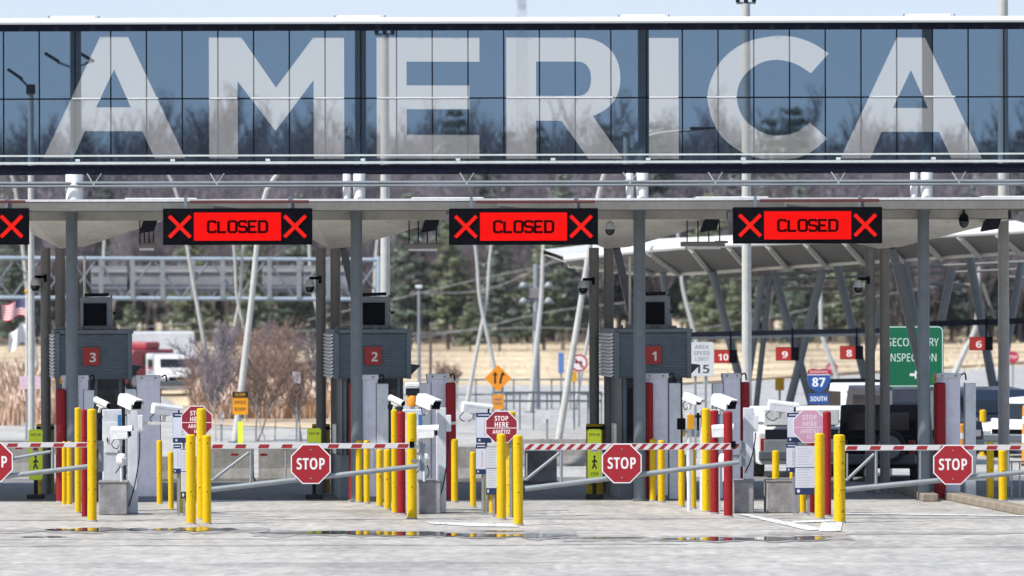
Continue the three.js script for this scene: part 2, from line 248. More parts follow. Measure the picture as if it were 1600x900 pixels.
  for (const [x0, x1] of [[114, 158], [200, 248], [328, 371], [392, 470], [491, 538], [590, 733], [792, 958], [1015, 1060], [1105, 1151], [1359, 1403], [1445, 1493]]) part('letter_joint', M.white, gantry, box(GX(x1) - GX(x0), 0.028, 0.006, GX((x0 + x1) / 2), yM + 0.01, 0.0105));
  part('middle_rail', M.gasket, gantry, box(w, 0.03, 0.03, xm, yM, fz));
  for (let i = 0; i < joints.length; i++) part('mullion', M.gasket, gantry, box(0.028, yT - yB, 0.03, GX(joints[i]), (yT + yB) / 2, fz));
  part('top_band', M.frame, gantry, box(w, GY(36) - yT, 0.22, xm, (GY(36) + yT) / 2, -0.06));
  part('bottom_band', M.frame, gantry, box(w, yB - GY(271.5), 0.24, xm, (yB + GY(271.5)) / 2, -0.06));
  for (let i = 0; i + 1 < joints.length; i++) part('bracket', M.gasket, gantry, box(0.10, 0.12, 0.03, GX(joints[i] + 28), GY(42), 0.064), box(0.06, 0.05, 0.03, GX(joints[i] + 28), GY(267), 0.073));
  part('roof', M.bright, gantry, rbox(w, 0.10, 2.4, 0.03, xm, GY(31), -1.12));
  part('roof_edge', M.alu, gantry, box(w, 0.03, 0.05, xm, GY(35.6), 0.09));
  part('floor_deck', M.galvDark, gantry, box(w, 0.10, 1.7, xm, GY(266), -1.1));
  part('rail', M.columnWhite, gantry, box(w, 0.035, 0.03, xm, GY(242), 0.055)); part('rail', M.columnWhite, gantry, box(w, 0.05, 0.05, xm, GY(253.5), 0.085));
  for (let i = 0; i < 14; i++) part('rail_clip', M.columnWhite, gantry, box(0.09, 0.05, 0.04, GX(-180 + i * 148.5 + 5), GY(249), 0.06));
  for (const c of COLS) {
    const x = at(c + 7, 419, 131).x, xl = at(c, 419, 131.45).x, z = -1.0, yc = GY(315), yl = GY(324);
    part('column', M.columnWhite, gantry, cyl(0.115, 0.115, GY(36) - GY(262), x, (GY(36) + GY(262)) / 2, z, 28)); part('support', M.bright, gantry, cyl(c === 112 ? 0.18 : 0.12, c === 112 ? 0.18 : 0.12, GY(271) - yc, at(c + 5, 419, 130).x, (GY(271) + yc) / 2, 0.06, 28)); part('column', M.columnGrey, gantry, cyl(0.125, 0.12, yl, xl, yl / 2, -1.45, 28)); part('column_collar', M.columnGrey, gantry, cyl(0.15, 0.15, 0.04, xl, 0.03, -1.45));
    part('column_flange', M.galvDark, gantry, cyl(0.17, 0.17, 0.05, x, GY(262), z)); part('column_flange', M.galvDark, gantry, cyl(0.16, 0.16, 0.08, x, GY(41), z));
    part('roof_hatch', M.white, gantry, rbox(0.9, 0.07, 0.6, 0.03, x, GY(29) + 0.06, -0.8)); part('hatch_post', M.galvDark, gantry, box(0.03, 0.16, 0.03, x - 0.17 * 3, GY(28), -0.5)); part('hatch_post', M.galvDark, gantry, box(0.03, 0.16, 0.03, x + 0.17 * 3, GY(28), -0.5));
    if (c !== 112) part('support', M.bright, gantry, cyl(0.075, 0.075, GY(271) - yc, at(c - 15, 419, 130).x, (GY(271) + yc) / 2, 0.06, 20));
  }
  // the pair of grey pipes below the gantry, with their little V struts
  part('conduit', M.steel, gantry, rod(V(X0, GY(285), 0.2), V(X1, GY(285), 0.2), 0.036)); part('conduit', M.steel, gantry, rod(V(X0, GY(290), 0.3), V(X1, GY(290), 0.3), 0.026));
  for (const px of [148, 340, 730, 985, 1118, 1310, 1498]) part('strut', M.galv, gantry, rod(V(GX(px), GY(288), 0.25), V(GX(px) - 0.14, GY(270), 0.05), 0.012), rod(V(GX(px), GY(288), 0.25), V(GX(px) + 0.14, GY(270), 0.05), 0.012));
}

// ---------------------------------------------------------------- canopies, one over each booth
const YAW = 0.091;                                                                   // the lanes run a little left of straight away
const LANE = { '-333': 'outside the frame at left', 112: 'the left booth', 557: 'the middle booth', 999: 'the right booth', 1443: 'the lane at the right edge', 1888: 'outside' };
COLS.slice(0, 5).concat([1888]).forEach((c, i) => {
  const o = at(c, 419, 130.5); o.y = 0;
  const t = thing('booth_canopy', ['pale canopy reaching in at the left edge of the frame', 'pale winged canopy over the left booth', 'pale winged canopy over the middle booth', 'pale winged canopy over the right booth', 'pale winged canopy right of the rightmost closed sign', 'pale canopy at the far right edge beyond the tall pole'][i], 'canopy', o, YAW * 0.55);
  const s = 77.24, X = (p) => p / s, Y = (y) => EYE + (419 - y) / s, W = 224;
  // roof: thin plate, a hair thinner at its edges
  const prof = [[X(-W) + 0.01, Y(314.5)], [X(W) - 0.01, Y(314.5)], [X(W) - 0.01, Y(325)], [X(150), Y(328.5)], [X(-70), Y(328.5)], [X(-W) + 0.01, Y(325)]];
  part('roof', M.fascia, t, extrude(prof, 11.6).translate(0, 0, -10.5));
  part('fascia_trim', M.white, t, box(X(2 * W) - 0.02, 0.045, 0.06, 0, Y(312.6), 1.08));
  part('roof_cap', M.white, t, rbox(X(112), 0.06, 1.2, 0.02, X(140), Y(311), 0.4));
  part('cross_beam', M.beam, t, box(X(212), Y(328.6) - Y(342.5), 0.30, X(38), (Y(328.6) + Y(342.5)) / 2, -1.25));
  t.updateMatrixWorld(); const sh = [18, 0, -25, -35, -55, -75][i], ch = [18, 0, -15, -30, -43, -60][i], L = (px, py, d) => t.worldToLocal(at(px, py, d)), top = Y(330);
  { // soffit: slopes from the cross beam at the front down to the deep V over the rear columns, then runs back
    const f = [[-67, 342.5], [138, 342.5]].map(([x, y]) => L(c + x, y, 131.9)), r = [[-64, 364], [-30, 382], [-17, 388.5], [18, 386], [80, 366], [141, 346]].map(([x, y]) => L(c + sh + x, y, 135.2)), k = r.map((p) => V(p.x, p.y + 0.12, p.z - 4.2));
    const pos = [], q = (...l) => { for (const p of l) pos.push(p.x, p.y, p.z); }, up = (p) => V(p.x, top, p.z);
    for (let n = 0; n + 1 < r.length; n++) { q(n < 3 ? f[0] : f[1], r[n], r[n + 1]); q(r[n], k[n], k[n + 1], r[n], k[n + 1], r[n + 1]); q(k[n], up(k[n]), up(k[n + 1]), k[n], up(k[n + 1]), k[n + 1]); } q(f[0], r[3], f[1]);
    for (const [a, b, z] of [[f[0], r[0], k[0]], [f[1], r[5], k[5]]]) { q(a, up(a), up(b), a, up(b), b); q(b, up(b), up(z), b, up(z), z); }
    const g = new THREE.BufferGeometry(); g.setAttribute('position', new THREE.Float32BufferAttribute(pos, 3)); g.computeVertexNormals(); g.setAttribute('uv', new THREE.Float32BufferAttribute(new Float32Array(pos.length / 3 * 2), 2)); part('soffit', M.cream, t, g);
  }
  part('recess', M.gasket, t, extrude([[X(104), Y(363)], [X(128), Y(359)], [X(134), Y(341)], [X(112), Y(341)]], 0.5).translate(0, 0, -1.62));
  // rear columns and their raking strut
  for (const dx of [-41, -18]) { const p = L(c + ch + dx, 387, 135.4); part('rear_column', M.brownSteel, t, cyl(0.105, 0.105, p.y, p.x, p.y / 2, p.z, 24)); part('base_plate', M.galvDark, t, box(0.34, 0.03, 0.34, p.x, 0.016, p.z)); }
  { const a = L(c + ch - 6, 388, 135.9), b = L(c + ch + 40, 585, 136.6), e = V(b.x + 0.28, 0, b.z - 0.4); part('raking_strut', M.steel, t, bar(a, b, 0.16, 0.16)); part('raking_foot', M.steel, t, bar(b, e, 0.20, 0.20)); }
  if (c < 1100) { const p = L(c + sh + 20, 400, 134.6); part('conduit', M.cream, t, cyl(0.03, 0.03, p.y, p.x, p.y / 2, p.z, 10)); }
});
// hanging light frames under the canopies
for (const [px, py, lab] of [[229, 388, 'hanging light frame under the canopy right of the left booth'], [660, 389, 'hanging light frame under the canopy right of the middle booth'], [1098, 386, 'hanging light frame under the canopy right of the right booth']]) {
  const d = 132.2, o = at(px, py, d), w = px < 400 ? 0.36 : px < 900 ? 0.72 : 0.86, t = thing('hanging_light', lab, 'light', o, YAW);
  part('tray', M.brownSteel, t, rbox(w, 0.10, 0.55, 0.02, 0, 0.06, 0)); part('diffuser', M.white, t, box(w * 0.8, 0.05, 0.4, 0, -0.02, 0));
  for (let k = 0; k < 4; k++) part('hanger', M.gasket, t, cyl(0.013, 0.013, 0.6, (k - 1.5) * w * 0.26, 0.38, 0.12, 8));
  part('arm', M.brownSteel, t, box(w * 0.3, 0.05, 0.1, w * 0.42, 0.1, 0.2));
}
// dome cameras
function dome(px, py, d, kind, label) {
  const o = at(px, py, d), t = thing('dome_camera', label, 'camera', o), w = kind === 'black' ? M.black : M.white;
  part('housing', w, t, lathe([[0.001, 0.16], [0.05, 0.155], [0.08, 0.12], [0.105, 0.03], [0.11, 0]])); part('dome', M.darkGlass, t, lathe([[0.105, 0], [0.098, -0.05], [0.075, -0.095], [0.035, -0.125], [0.001, -0.132]].reverse()));
  if (kind === 'bracket') { part('bracket', M.black, t, box(0.24, 0.06, 0.06, 0.11, 0.18, 0), box(0.06, 0.16, 0.07, 0.215, 0.15, 0)); part('base_ring', M.white, t, lathe([[0.03, -0.15], [0.085, -0.13], [0.09, -0.115], [0.02, -0.118]])); }
  else { part('stem', w, t, cyl(0.022, 0.022, 0.28, 0, 0.29, 0, 12)); part('ceiling_arm', w, t, box(0.5, 0.025, 0.05, -0.14, 0.43, 0)); }
}
dome(55, 446, 135.3, 'bracket', 'dome camera on a black bracket left of the left booth'); dome(484, 448, 135.3, 'bracket', 'dome camera on a black bracket left of the middle booth');
dome(911, 450, 135.3, 'bracket', 'dome camera on a black bracket left of the right booth'); dome(1341, 449, 135.3, 'bracket', 'dome camera on a bracket under the rightmost closed sign');
dome(953, 358, 131.6, 'white', 'white dome camera hanging from the canopy right of the third closed sign'); dome(1506, 346, 131.6, 'black', 'black dome camera hanging from the canopy at right');

// ---------------------------------------------------------------- lane signs reading CLOSED
const ledFace = canvasMat(512, 192, (x, w, h) => {
  x.fillStyle = '#fff'; x.fillRect(0, 0, w, h); x.strokeStyle = '#2a0806'; x.lineWidth = 16; x.lineJoin = 'miter';
  const cw = 46, ch = 74, y0 = 60; let x0 = 84;
  const G = { C: [[[1, .18], [.82, 0], [.18, 0], [0, .12], [0, .88], [.18, 1], [.82, 1], [1, .82]]], L: [[[0, 0], [0, 1], [1, 1]]], O: [[[.18, 0], [.82, 0], [1, .12], [1, .88], [.82, 1], [.18, 1], [0, .88], [0, .12], [.18, 0], [.5, 0]]], S: [[[1, .16], [.82, 0], [.18, 0], [0, .12], [0, .36], [.18, .48], [.82, .52], [1, .64], [1, .88], [.82, 1], [.18, 1], [0, .84]]], E: [[[1, 0], [0, 0], [0, 1], [1, 1]], [[0, .5], [.8, .5]]], D: [[[0, 0], [.75, 0], [1, .16], [1, .84], [.75, 1], [0, 1], [0, 0], [.4, 0]]] };
  for (const c of 'CLOSED') { for (const l of G[c]) { x.beginPath(); l.forEach(([a, b], i) => x[i ? 'lineTo' : 'moveTo'](x0 + a * cw, y0 + b * ch)); x.stroke(); } x0 += 60; }
});
const ledPanel = new THREE.MeshPhysicalMaterial({ specularIntensity: 0.05, color: 0x020000, roughness: 1, emissive: new THREE.Color().setRGB(0.95, 0.006, 0.004), emissiveMap: ledFace.map, emissiveIntensity: 0.62 });
const ledX = new THREE.MeshPhysicalMaterial({ specularIntensity: 0.05, color: 0x0a0000, roughness: 0.9, emissive: new THREE.Color().setRGB(0.95, 0.016, 0.01), emissiveIntensity: 0.6 });
for (const [cx, cy, lab] of [[-72, 354, 'lit red lane sign cut off by the left edge of the frame'], [371, 354, 'lit red CLOSED lane sign between the left and middle booths'], [818, 354, 'lit red CLOSED lane sign between the middle and right booths'], [1262, 352, 'lit red CLOSED lane sign right of the right booth, nearest the tall white pole']]) {
  const o = at(cx, cy, 129.2), t = thing('lane_sign', lab, 'lane sign', o, 0), s = S(129.2), w = 233 / s, h = 57 / s;
  part('housing', M.black, t, rbox(w, h, 0.26, 0.015, 0, 0, -0.14));
  for (const k of [-1, 1]) part('hanger', M.galvDark, t, box(0.06, 0.25, 0.08, k * w * 0.35, h / 2 + 0.11, -0.14));
  const p = faceGeo(rect(136 / s, 44 / s)); p.translate(0, 0, 0.004); print('screen', ledPanel, t, p);
  const xs = 33 / s; for (const k of [-1, 1]) part('lit_cross', ledX, t, box(xs * 1.42, 0.075, 0.012, 0, 0, 0).rotateZ(Math.PI / 4).translate(k * 90 / s, 0, 0.004), box(xs * 1.42, 0.075, 0.012, 0, 0, 0).rotateZ(-Math.PI / 4).translate(k * 90 / s, 0, 0.0055));
  part('top_light', M.darkRed, t, rbox(w * 0.8, 0.06, 0.04, 0.01, w * 0.08, h / 2 + 0.13, 0.0));
  const a = new THREE.RectAreaLight(new THREE.Color().setRGB(1, 0.03, 0.02), 0.5, 136 / s, 44 / s); a.name = 'screen_light'; a.position.set(0, 0, 0.03); a.rotation.y = Math.PI; t.add(a);
}

// ---------------------------------------------------------------- booths
const digitMat = (n) => canvasMat(128, 140, (x, w, h) => { x.fillStyle = '#a3231c'; x.fillRect(0, 0, w, h); word(x, n, w * 0.60, h * 0.55, 100, n.length > 1 ? 92 : 0, '#e9ddda'); });
function booth(c, n, label, side, plaque) {
  const d = 132.6, s = S(d), o = at(c, 419, d); o.y = 0; const t = thing('inspection_booth', label, 'booth', o, YAW), X = (p) => p / s, Y = (y) => EYE + (419 - y) / s;
  const x0 = X(side), x1 = X(side + 120), y0 = Y(591), y1 = Y(517), D = 2.6;
  const sl = [], nS = 15; for (let i = 0; i < nS; i++) { const h = (y1 - y0 - 0.1) / nS; sl.push([0.02 + 0, y0 + 0.04 + i * h], [0.035, y0 + 0.04 + i * h + 0.012], [0.012, y0 + 0.04 + (i + 1) * h - 0.004]); }
  const slat = extrude([[-0.05, y0 + 0.04], ...sl, [-0.05, y1 - 0.06]].map(([a, b]) => [a, b]), x1 - x0 - 0.1).rotateY(-Math.PI / 2).translate(x1 - 0.05, 0, 0);
  part('upper_cabin', M.booth, t, box(x1 - x0, y1 - y0, D, (x0 + x1) / 2, (y0 + y1) / 2, -D / 2 - 0.04));
  const sd = part('siding', M.booth, t, slat); sd.userData.kind = 'stuff';
  for (const x of [x0, x1]) part('corner_post', M.booth, t, box(0.09, y1 - y0 + 0.02, 0.10, x + (x === x0 ? 0.045 : -0.045), (y0 + y1) / 2, 0.01));
  part('coping', M.booth, t, box(x1 - x0 + 0.06, 0.07, D + 0.12, (x0 + x1) / 2, y1, -D / 2));
  const lv = []; for (let i = 0; i < 13; i++) lv.push(box(0.07, 0.035, D - 0.3, 0, 0, 0).rotateZ(0.5).translate(x0 - 0.045, y0 + 0.05 + i * (y1 - y0 - 0.06) / 13, -D / 2));
  const lo = part('louvre', M.bright, t, ...lv); lo.userData.kind = 'stuff';
  // lower cabin with windows
  part('lower_cabin', M.boothDark, t, box(X(96), y0 - 0.9, D - 0.5, X(side + 62), 0.9 + (y0 - 0.9) / 2 - 0.005, -D / 2 - 0.15));
  part('plinth', M.steel, t, box(X(104), 0.9, D - 0.3, X(side + 62), 0.45, -D / 2 - 0.1));
  part('window', M.darkGlass, t, box(X(34), 1.05, 0.03, X(side + 82), 1.75, -0.30)); part('window', M.darkGlass, t, box(X(26), 1.05, 0.03, X(side + 36), 1.75, -0.30));
  for (const p of [18, 52, 64, 102]) part('window_post', M.booth, t, box(0.06, y0 - 0.9, 0.06, X(side + p), 0.9 + (y0 - 0.9) / 2, -0.28));
  part('awning', M.boothDark, t, extrude([[x1, Y(569)], [x1 + X(17), Y(571)], [x1, Y(588)]], 1.2).translate(0, 0, -1.5));
  part('warning_stripe', M.cream, t, box(0.05, 0.6, 0.5, X(side + 1), 1.25, -0.3));
  // rooftop unit
  const ux = X(side + 66), uy = Y(516); 
  part('rooftop_unit', M.steel, t, rbox(X(48), Y(463) - uy, 0.9, 0.02, ux, (Y(463) + uy) / 2, -0.75)); part('air_intake', M.black, t, box(X(36), X(35), 0.04, ux - X(3), Y(490), -0.295));
  part('unit_pipe', M.gasket, t, rod(V(ux - 0.25, Y(460), -0.6), V(ux + 0.25, Y(459), -0.6), 0.035), rod(V(ux + 0.3, Y(461), -0.5), V(ux + 0.3, Y(486), -0.3), 0.015), box(0.07, 0.06, 0.07, ux + 0.36, Y(488), -0.35));
  for (let k = 0; k < 7; k++) part('roof_clutter', M.brownSteel, t, rbox(rr(0.1, 0.2), rr(0.05, 0.11), 0.2, 0.02, x0 + 0.15 + k * (x1 - x0 - 0.5) / 6, y1 + 0.07, rr(-0.4, -0.2)));
  part('number_plaque', M.darkRed, t, box(X(27), X(29), 0.02, X(plaque), Y(555.5), 0.055)); const f = faceGeo(rect(X(26), X(28))); f.translate(X(plaque), Y(555.5), 0.0685); print('number', digitMat(n), t, f);
}
booth(112, '3', 'leftmost grey slatted inspection booth, marked 3', -26, 30); booth(557, '2', 'middle grey slatted inspection booth, marked 2', -35, 25); booth(999, '1', 'rightmost grey slatted inspection booth, marked 1', -39, 21);
// ---------------------------------------------------------------- bollards: [px left, px right, py top, py base, colour, label]
function bollard(x0, x1, yt, yb, col, label) {
  const o = gp((x0 + x1) / 2, yb), s = F / -o.z, r = (x1 - x0) / 2 / s, h = (yb - yt) / s;
  const t = thing('bollard', label, 'bollard', o, rr(0, 6));
  const lean = rr(-0.006, 0.006);
  part('post', col, t, cyl(r, r, h - 0.03, 0, h / 2 - 0.015, 0, 28).rotateZ(lean));
  part('cap', col, t, lathe([[r, 0], [r * 0.97, 0.012], [r * 0.85, 0.026], [r * 0.5, 0.034], [0.001, 0.036]].reverse().map(([a, b]) => [a, h - 0.03 + b])).translate(-lean * h, 0, 0));
  if (r > 0.06) part('base_collar', M.block, t, lathe([[r * 1.02, 0.03], [r * 1.12, 0.022], [r * 1.22, 0.001]], 28));
  return t;
}
const Y_ = M.yellow, R_ = M.red;
const BOL = [
  // island of the left booth
  [88, 103, 608, 785, R_, 'tall wide red bollard left of the portal monitor under the left booth'],
  [97, 103.5, 690, 788, Y_, 'thin yellow bollard right beside the wide red bollard under the left booth'],
  [104, 113, 690, 788, Y_, 'second thin yellow bollard from the wide red bollard under the left booth'],
  [117, 127, 637, 802, Y_, 'tall yellow bollard behind the narrow dark red one at the left barrier end'],
  [127.5, 136.5, 640, 807, R_, 'narrow dark red bollard squeezed between two yellow ones at the left barrier end'],
  [137, 151, 639, 815, Y_, 'front tall yellow bollard at the end of the leftmost barrier arm'],
  [236, 252, 607, 783, R_, 'tall wide red bollard right of the left booth behind the third camera'],
  [245, 254, 688, 787, Y_, 'low yellow bollard against the red bollard right of the left booth'],
  [263, 271.5, 706, 795, Y_, 'low yellow bollard under the right-hand camera of the left booth'],
  [276.5, 286, 728, 801, Y_, 'short yellow bollard under the notice boards of the left booth'],
  [291, 306, 679, 819, Y_, 'left one of the three front yellow bollards before the left booth STOP HERE sign'],
  [307, 322, 638, 812, Y_, 'tallest yellow bollard covering the middle of the left booth STOP HERE sign'],
  [316, 330, 680, 819, Y_, 'right one of the three front yellow bollards before the left booth STOP HERE sign'],
  // island of the middle booth
  [545, 561, 598, 783, R_, 'tall wide red bollard left of the portal monitor under the middle booth'],
  [556, 566, 688, 785, Y_, 'thin yellow bollard right beside the wide red bollard under the middle booth'],
  [568.5, 578, 688, 787, Y_, 'second thin yellow bollard from the wide red bollard under the middle booth'],
  [588, 598.5, 702, 792, Y_, 'low yellow bollard before the narrow monitor panel of the middle booth'],
  [600.5, 611, 702, 797, Y_, 'low yellow bollard just left of the tall pair at the middle barrier end'],
  [612, 622, 640, 803, Y_, 'tall yellow bollard left of the red one at the second barrier end'],
  [621, 634, 643, 804, R_, 'narrow red bollard between two yellow ones at the second barrier end'],
  [636, 651.5, 645, 811, Y_, 'front tall yellow bollard at the hinge end of the second barrier'],
  [697, 713, 598, 783, R_, 'tall wide red bollard right of the middle booth behind the camera arm'],
  [705, 715.5, 686, 785, Y_, 'low yellow bollard against the red bollard right of the middle booth'],
  [734.5, 744, 706, 793, Y_, 'low yellow bollard left of the middle booth notice boards'],
  [756.5, 763.5, 730, 800, Y_, 'short yellow bollard under the middle booth notice boards'],
  [764.5, 773.5, 760, 801, Y_, 'stubby yellow bollard in front of the short one under the middle booth boards'],
  [772.5, 778, 740, 803, R_, 'stubby red bollard under the middle booth STOP HERE sign'],
  [776, 790.5, 678, 812, Y_, 'left one of the three front yellow bollards before the middle booth STOP HERE sign'],
  [791, 806, 643, 808, Y_, 'tallest yellow bollard beside the middle booth STOP HERE sign'],
  [802.5, 817.5, 680, 821, Y_, 'right front yellow bollard at the tip of the third barrier'],
  // island of the right booth
  [1003, 1021, 598, 782, R_, 'tall wide red bollard left of the portal monitor under the right booth'],
  [1015, 1025, 686, 783, Y_, 'thin yellow bollard right beside the wide red bollard under the right booth'],
  [1028, 1039, 688, 785, Y_, 'second thin yellow bollard from the wide red bollard under the right booth'],
  [1060, 1070, 698, 792, Y_, 'low yellow bollard right of the narrow monitor panel of the right booth'],
  [1077.5, 1088, 700, 795, Y_, 'low yellow bollard under the small camera of the right booth'],
  [1097, 1110, 638, 800, Y_, 'tall yellow bollard left of the two red ones at the third barrier end'],
  [1110, 1123, 641, 803, R_, 'red bollard touching the tall yellow one at the third barrier end'],
  [1131, 1145, 643, 808, R_, 'front red bollard at the hinge end of the third barrier'],
  [1154, 1172, 597, 780, R_, 'tall wide red bollard right of the right booth before the white lamp pole'],
  [1206.5, 1217.5, 704, 790, Y_, 'yellow bollard in front of the white van'],
  [1234, 1242, 738, 797, Y_, 'short yellow bollard behind the right concrete block'],
  [1249.5, 1260, 752, 802, Y_, 'short yellow bollard beside the right concrete block'],
  [1261, 1273, 660, 803, R_, 'dark red bollard behind the lowest notice board at right'],
  [1273, 1288.5, 677, 811, Y_, 'front yellow bollard before the faded pink STOP HERE sign'],
  [1286, 1299, 643, 807, R_, 'tall red bollard right of the faded pink STOP HERE sign'],
  [1303, 1321, 679, 817, Y_, 'front yellow bollard at the tip of the rightmost barrier'],
  // right-hand island
  [1459.5, 1478, 598, 781, R_, 'tall wide red bollard between the two stone kerbs'],
  [1541.5, 1553, 691, 781, Y_, 'thin yellow bollard left of the tall grey lamp pole'],
  [1560.5, 1573.5, 703, 783, Y_, 'thin yellow bollard in front of the tall grey lamp pole'],
];
for (const b of BOL) bollard(...b);

// ---------------------------------------------------------------- radiation portal monitors
function monitor(x0, x1, yt, x2, x3, yt2, yb, label, tab) {
  const o = gp((x0 + x1) / 2, yb), s = F / -o.z, t = thing('portal_monitor', label, 'portal monitor', o.clone().add(V(0, 0, -0.25)), YAW), X = (p) => (p - (x0 + x1) / 2) / s, H = (y) => (yb - y) / s;
  part('main_panel', M.lavender, t, rbox((x1 - x0 - 1) / s, H(yt) - 0.12, 0.30, 0.015, 0, (H(yt) - 0.12) / 2 + 0.10, 0));
  part('base_frame', M.galvDark, t, box((x1 - x0 - 4) / s, 0.12, 0.26, 0, 0.06, 0));
  part('top_plate', M.pale, t, rbox((x1 - x0 + 1) / s, 0.10, 0.36, 0.012, 0, H(yt) - 0.03, 0.02));
  for (const k of [-1, 1]) part('bolt', M.gasket, t, cyl(0.015, 0.015, 0.03, 0, 0, 0, 8).rotateX(Math.PI / 2).translate(k * (x1 - x0) * 0.28 / s, H(yt) - 0.03, 0.21));
  part('side_panel', M.pale, t, rbox((x3 - x2) / s, H(yt2) - 0.05, 0.24, 0.012, X((x2 + x3) / 2), H(yt2) / 2, 0.06));
  part('seam', M.galvDark, t, box(0.008, H(yt2), 0.02, X(x2 > x0 ? x2 - 1 : x3 + 1), H(yt2) / 2, 0.155));
  if (tab) part('yellow_tab', M.amber, t, box(0.06, 0.16, 0.08, X(x0 - 1), H(yt + 6), 0));
  part('cable_gland', M.gasket, t, tube([V(X(x1) + 0.02, H(yt) - 0.02, 0.05), V(X(x1) + 0.10, H(yt) + 0.02, 0.05), V(X(x1) + 0.13, H(yt) - 0.12, 0.05)], 0.018, 10, 6));
}
monitor(96, 137, 588, 130, 146, 608, 785, 'grey portal monitor cabinet left of the cameras, below the left booth', true); monitor(212, 250, 588, 196, 211, 606, 784, 'grey portal monitor cabinet behind the red bollard right of the left booth');
monitor(553, 590, 587, 588, 606, 598, 784, 'grey portal monitor cabinet with a narrow panel below the middle booth', true); monitor(667, 701, 586, 655, 672, 597, 783, 'grey portal monitor cabinet behind the red bollard right of the middle booth');
monitor(1006, 1044, 585, 1045, 1063, 597, 782, 'grey portal monitor cabinet with a narrow panel below the right booth', true); monitor(1129, 1157, 585, 1113, 1129, 597, 781, 'grey portal monitor cabinet in front of the white lamp pole base');
monitor(1463, 1501, 585, 1508, 1525, 597, 781, 'grey portal monitor cabinet below the secondary inspection sign', true);

// ---------------------------------------------------------------- concrete blocks, camera posts, cameras, boxes
function block(x0, x1, yt, yb, label) {
  const o = gp((x0 + x1) / 2, yb), s = F / -o.z, w = (x1 - x0) / s, h = (yb - yt) / s, t = thing('concrete_block', label, 'concrete block', o.add(V(0, 0, -0.4)), YAW * 0.4);
  part('body', M.block, t, rbox(w, h - 0.03, 0.8, 0.03, 0, (h - 0.03) / 2, 0)); part('top_slab', M.concrete, t, rbox(w + 0.02, 0.04, 0.82, 0.012, 0, h - 0.02, 0));
}
block(153, 198, 752, 805, 'rough grey concrete block beside the leftmost barrier end'); block(653, 688, 750, 803, 'rough grey concrete block beside the second barrier end');
block(1146, 1177, 750, 802, 'rough grey concrete block right of the front red bollard'); block(1197, 1249, 750, 802, 'wide rough grey concrete block left of the lowest notice board');
function post(x0, x1, yt, yb, label, ydrop) {
  const g = gp((x0 + x1) / 2, yb), s = F / -g.z, w = (x1 - x0) / s, h = (yb - yt) / s, t = thing('camera_post', label, 'post', g, YAW * 0.6);
  if (ydrop) { t.position.y += (yb - ydrop) / s; }
  const hh = ydrop ? (ydrop - yt) / s : h;
  part('post', M.pale, t, rbox(w, hh - 0.02, w, 0.012, 0, hh / 2 + 0.01, 0)); part('base_plate', M.galvDark, t, box(w * 1.15, 0.02, w * 1.3, 0, 0.01, 0));
  part('bracket_box', M.white, t, rbox(0.10, 0.32, 0.16, 0.012, w / 2 + 0.05, hh - 0.30, 0.02)); part('side_arm', M.offWhite, t, box(0.36, 0.055, 0.055, w / 2 + 0.27, hh - 0.30, 0.02));
  part('cable', M.gasket, t, tube([V(w / 2 + 0.04, hh - 0.48, 0.06), V(w / 2 + 0.03, hh * 0.55, 0.07), V(w * 0.2, hh * 0.28, w / 2 + 0.03), V(-w * 0.4, 0.15, w / 2 + 0.03)], 0.011, 24, 6));
  return { t, s, d: -g.z };
}
post(200, 215.5, 637, 803, 'white square camera post right of the left booth, bearing the large camera'); post(682, 697, 637, 802, 'white square camera post right of the middle booth, bearing the large camera');
post(1162, 1177, 637, 801.6, 'white square camera post standing on a block right of the right booth', 750.5);
// a box camera: x forward is its own +z
function boxCam(px, py, d, w, h, L, yaw, tilt, label, style) {
  const t = thing('security_camera', label, 'camera', at(px, py, d), 0); t.rotation.set(tilt, yaw, 0, 'YXZ');
  const hs = [[-w / 2, -h / 2], [w / 2, -h / 2], [w / 2, h * 0.28], [w * 0.36, h / 2], [-w * 0.36, h / 2], [-w / 2, h * 0.28]];
  part('housing', M.white, t, style === 'bullet' ? cyl(w / 2, w / 2, L, 0, 0, 0, 24).rotateX(Math.PI / 2) : extrude(hs, L - 0.02, 0.008).translate(0, 0, -L / 2));
  const cover = [[-w / 2 - 0.012, h * 0.1], [-w / 2 - 0.012, h * 0.3], [-w * 0.38, h / 2 + 0.014], [w * 0.38, h / 2 + 0.014], [w / 2 + 0.012, h * 0.3], [w / 2 + 0.012, h * 0.1], [w / 2 + 0.004, h * 0.1], [w / 2 + 0.004, h * 0.29], [w * 0.37, h / 2 + 0.004], [-w * 0.37, h / 2 + 0.004], [-w / 2 - 0.004, h * 0.29], [-w / 2 - 0.004, h * 0.1]].reverse();
  if (style !== 'bullet') part('sun_shield', M.white, t, extrude(cover, L + 0.06).translate(0, 0, -L / 2 + 0.02));
  part('lens_window', M.black, t, style === 'bullet' ? cyl(w * 0.38, w * 0.38, 0.02, 0, 0, 0).rotateX(Math.PI / 2).translate(0, 0, L / 2 + 0.006) : rbox(w * 0.86, h * 0.72, 0.02, 0.006, 0, -0.005, L / 2 + 0.018));
  part('mount', M.offWhite, t, cyl(0.028, 0.035, 0.14, 0, -h / 2 - 0.07, 0, 14), box(0.08, 0.03, 0.16, 0, -h / 2 - 0.012, 0));
  part('cable', M.gasket, t, tube([V(0.02, -h / 2, -L / 2 + 0.05), V(0.05, -h / 2 - 0.12, -L / 2 - 0.02), V(0.02, -h / 2 - 0.2, -L / 4), V(0, -h / 2 - 0.13, -0.04)], 0.009, 16, 6));
}
const CAMS = [[0, 'the left booth'], [466.5, 'the middle booth'], [928, 'the right booth']];
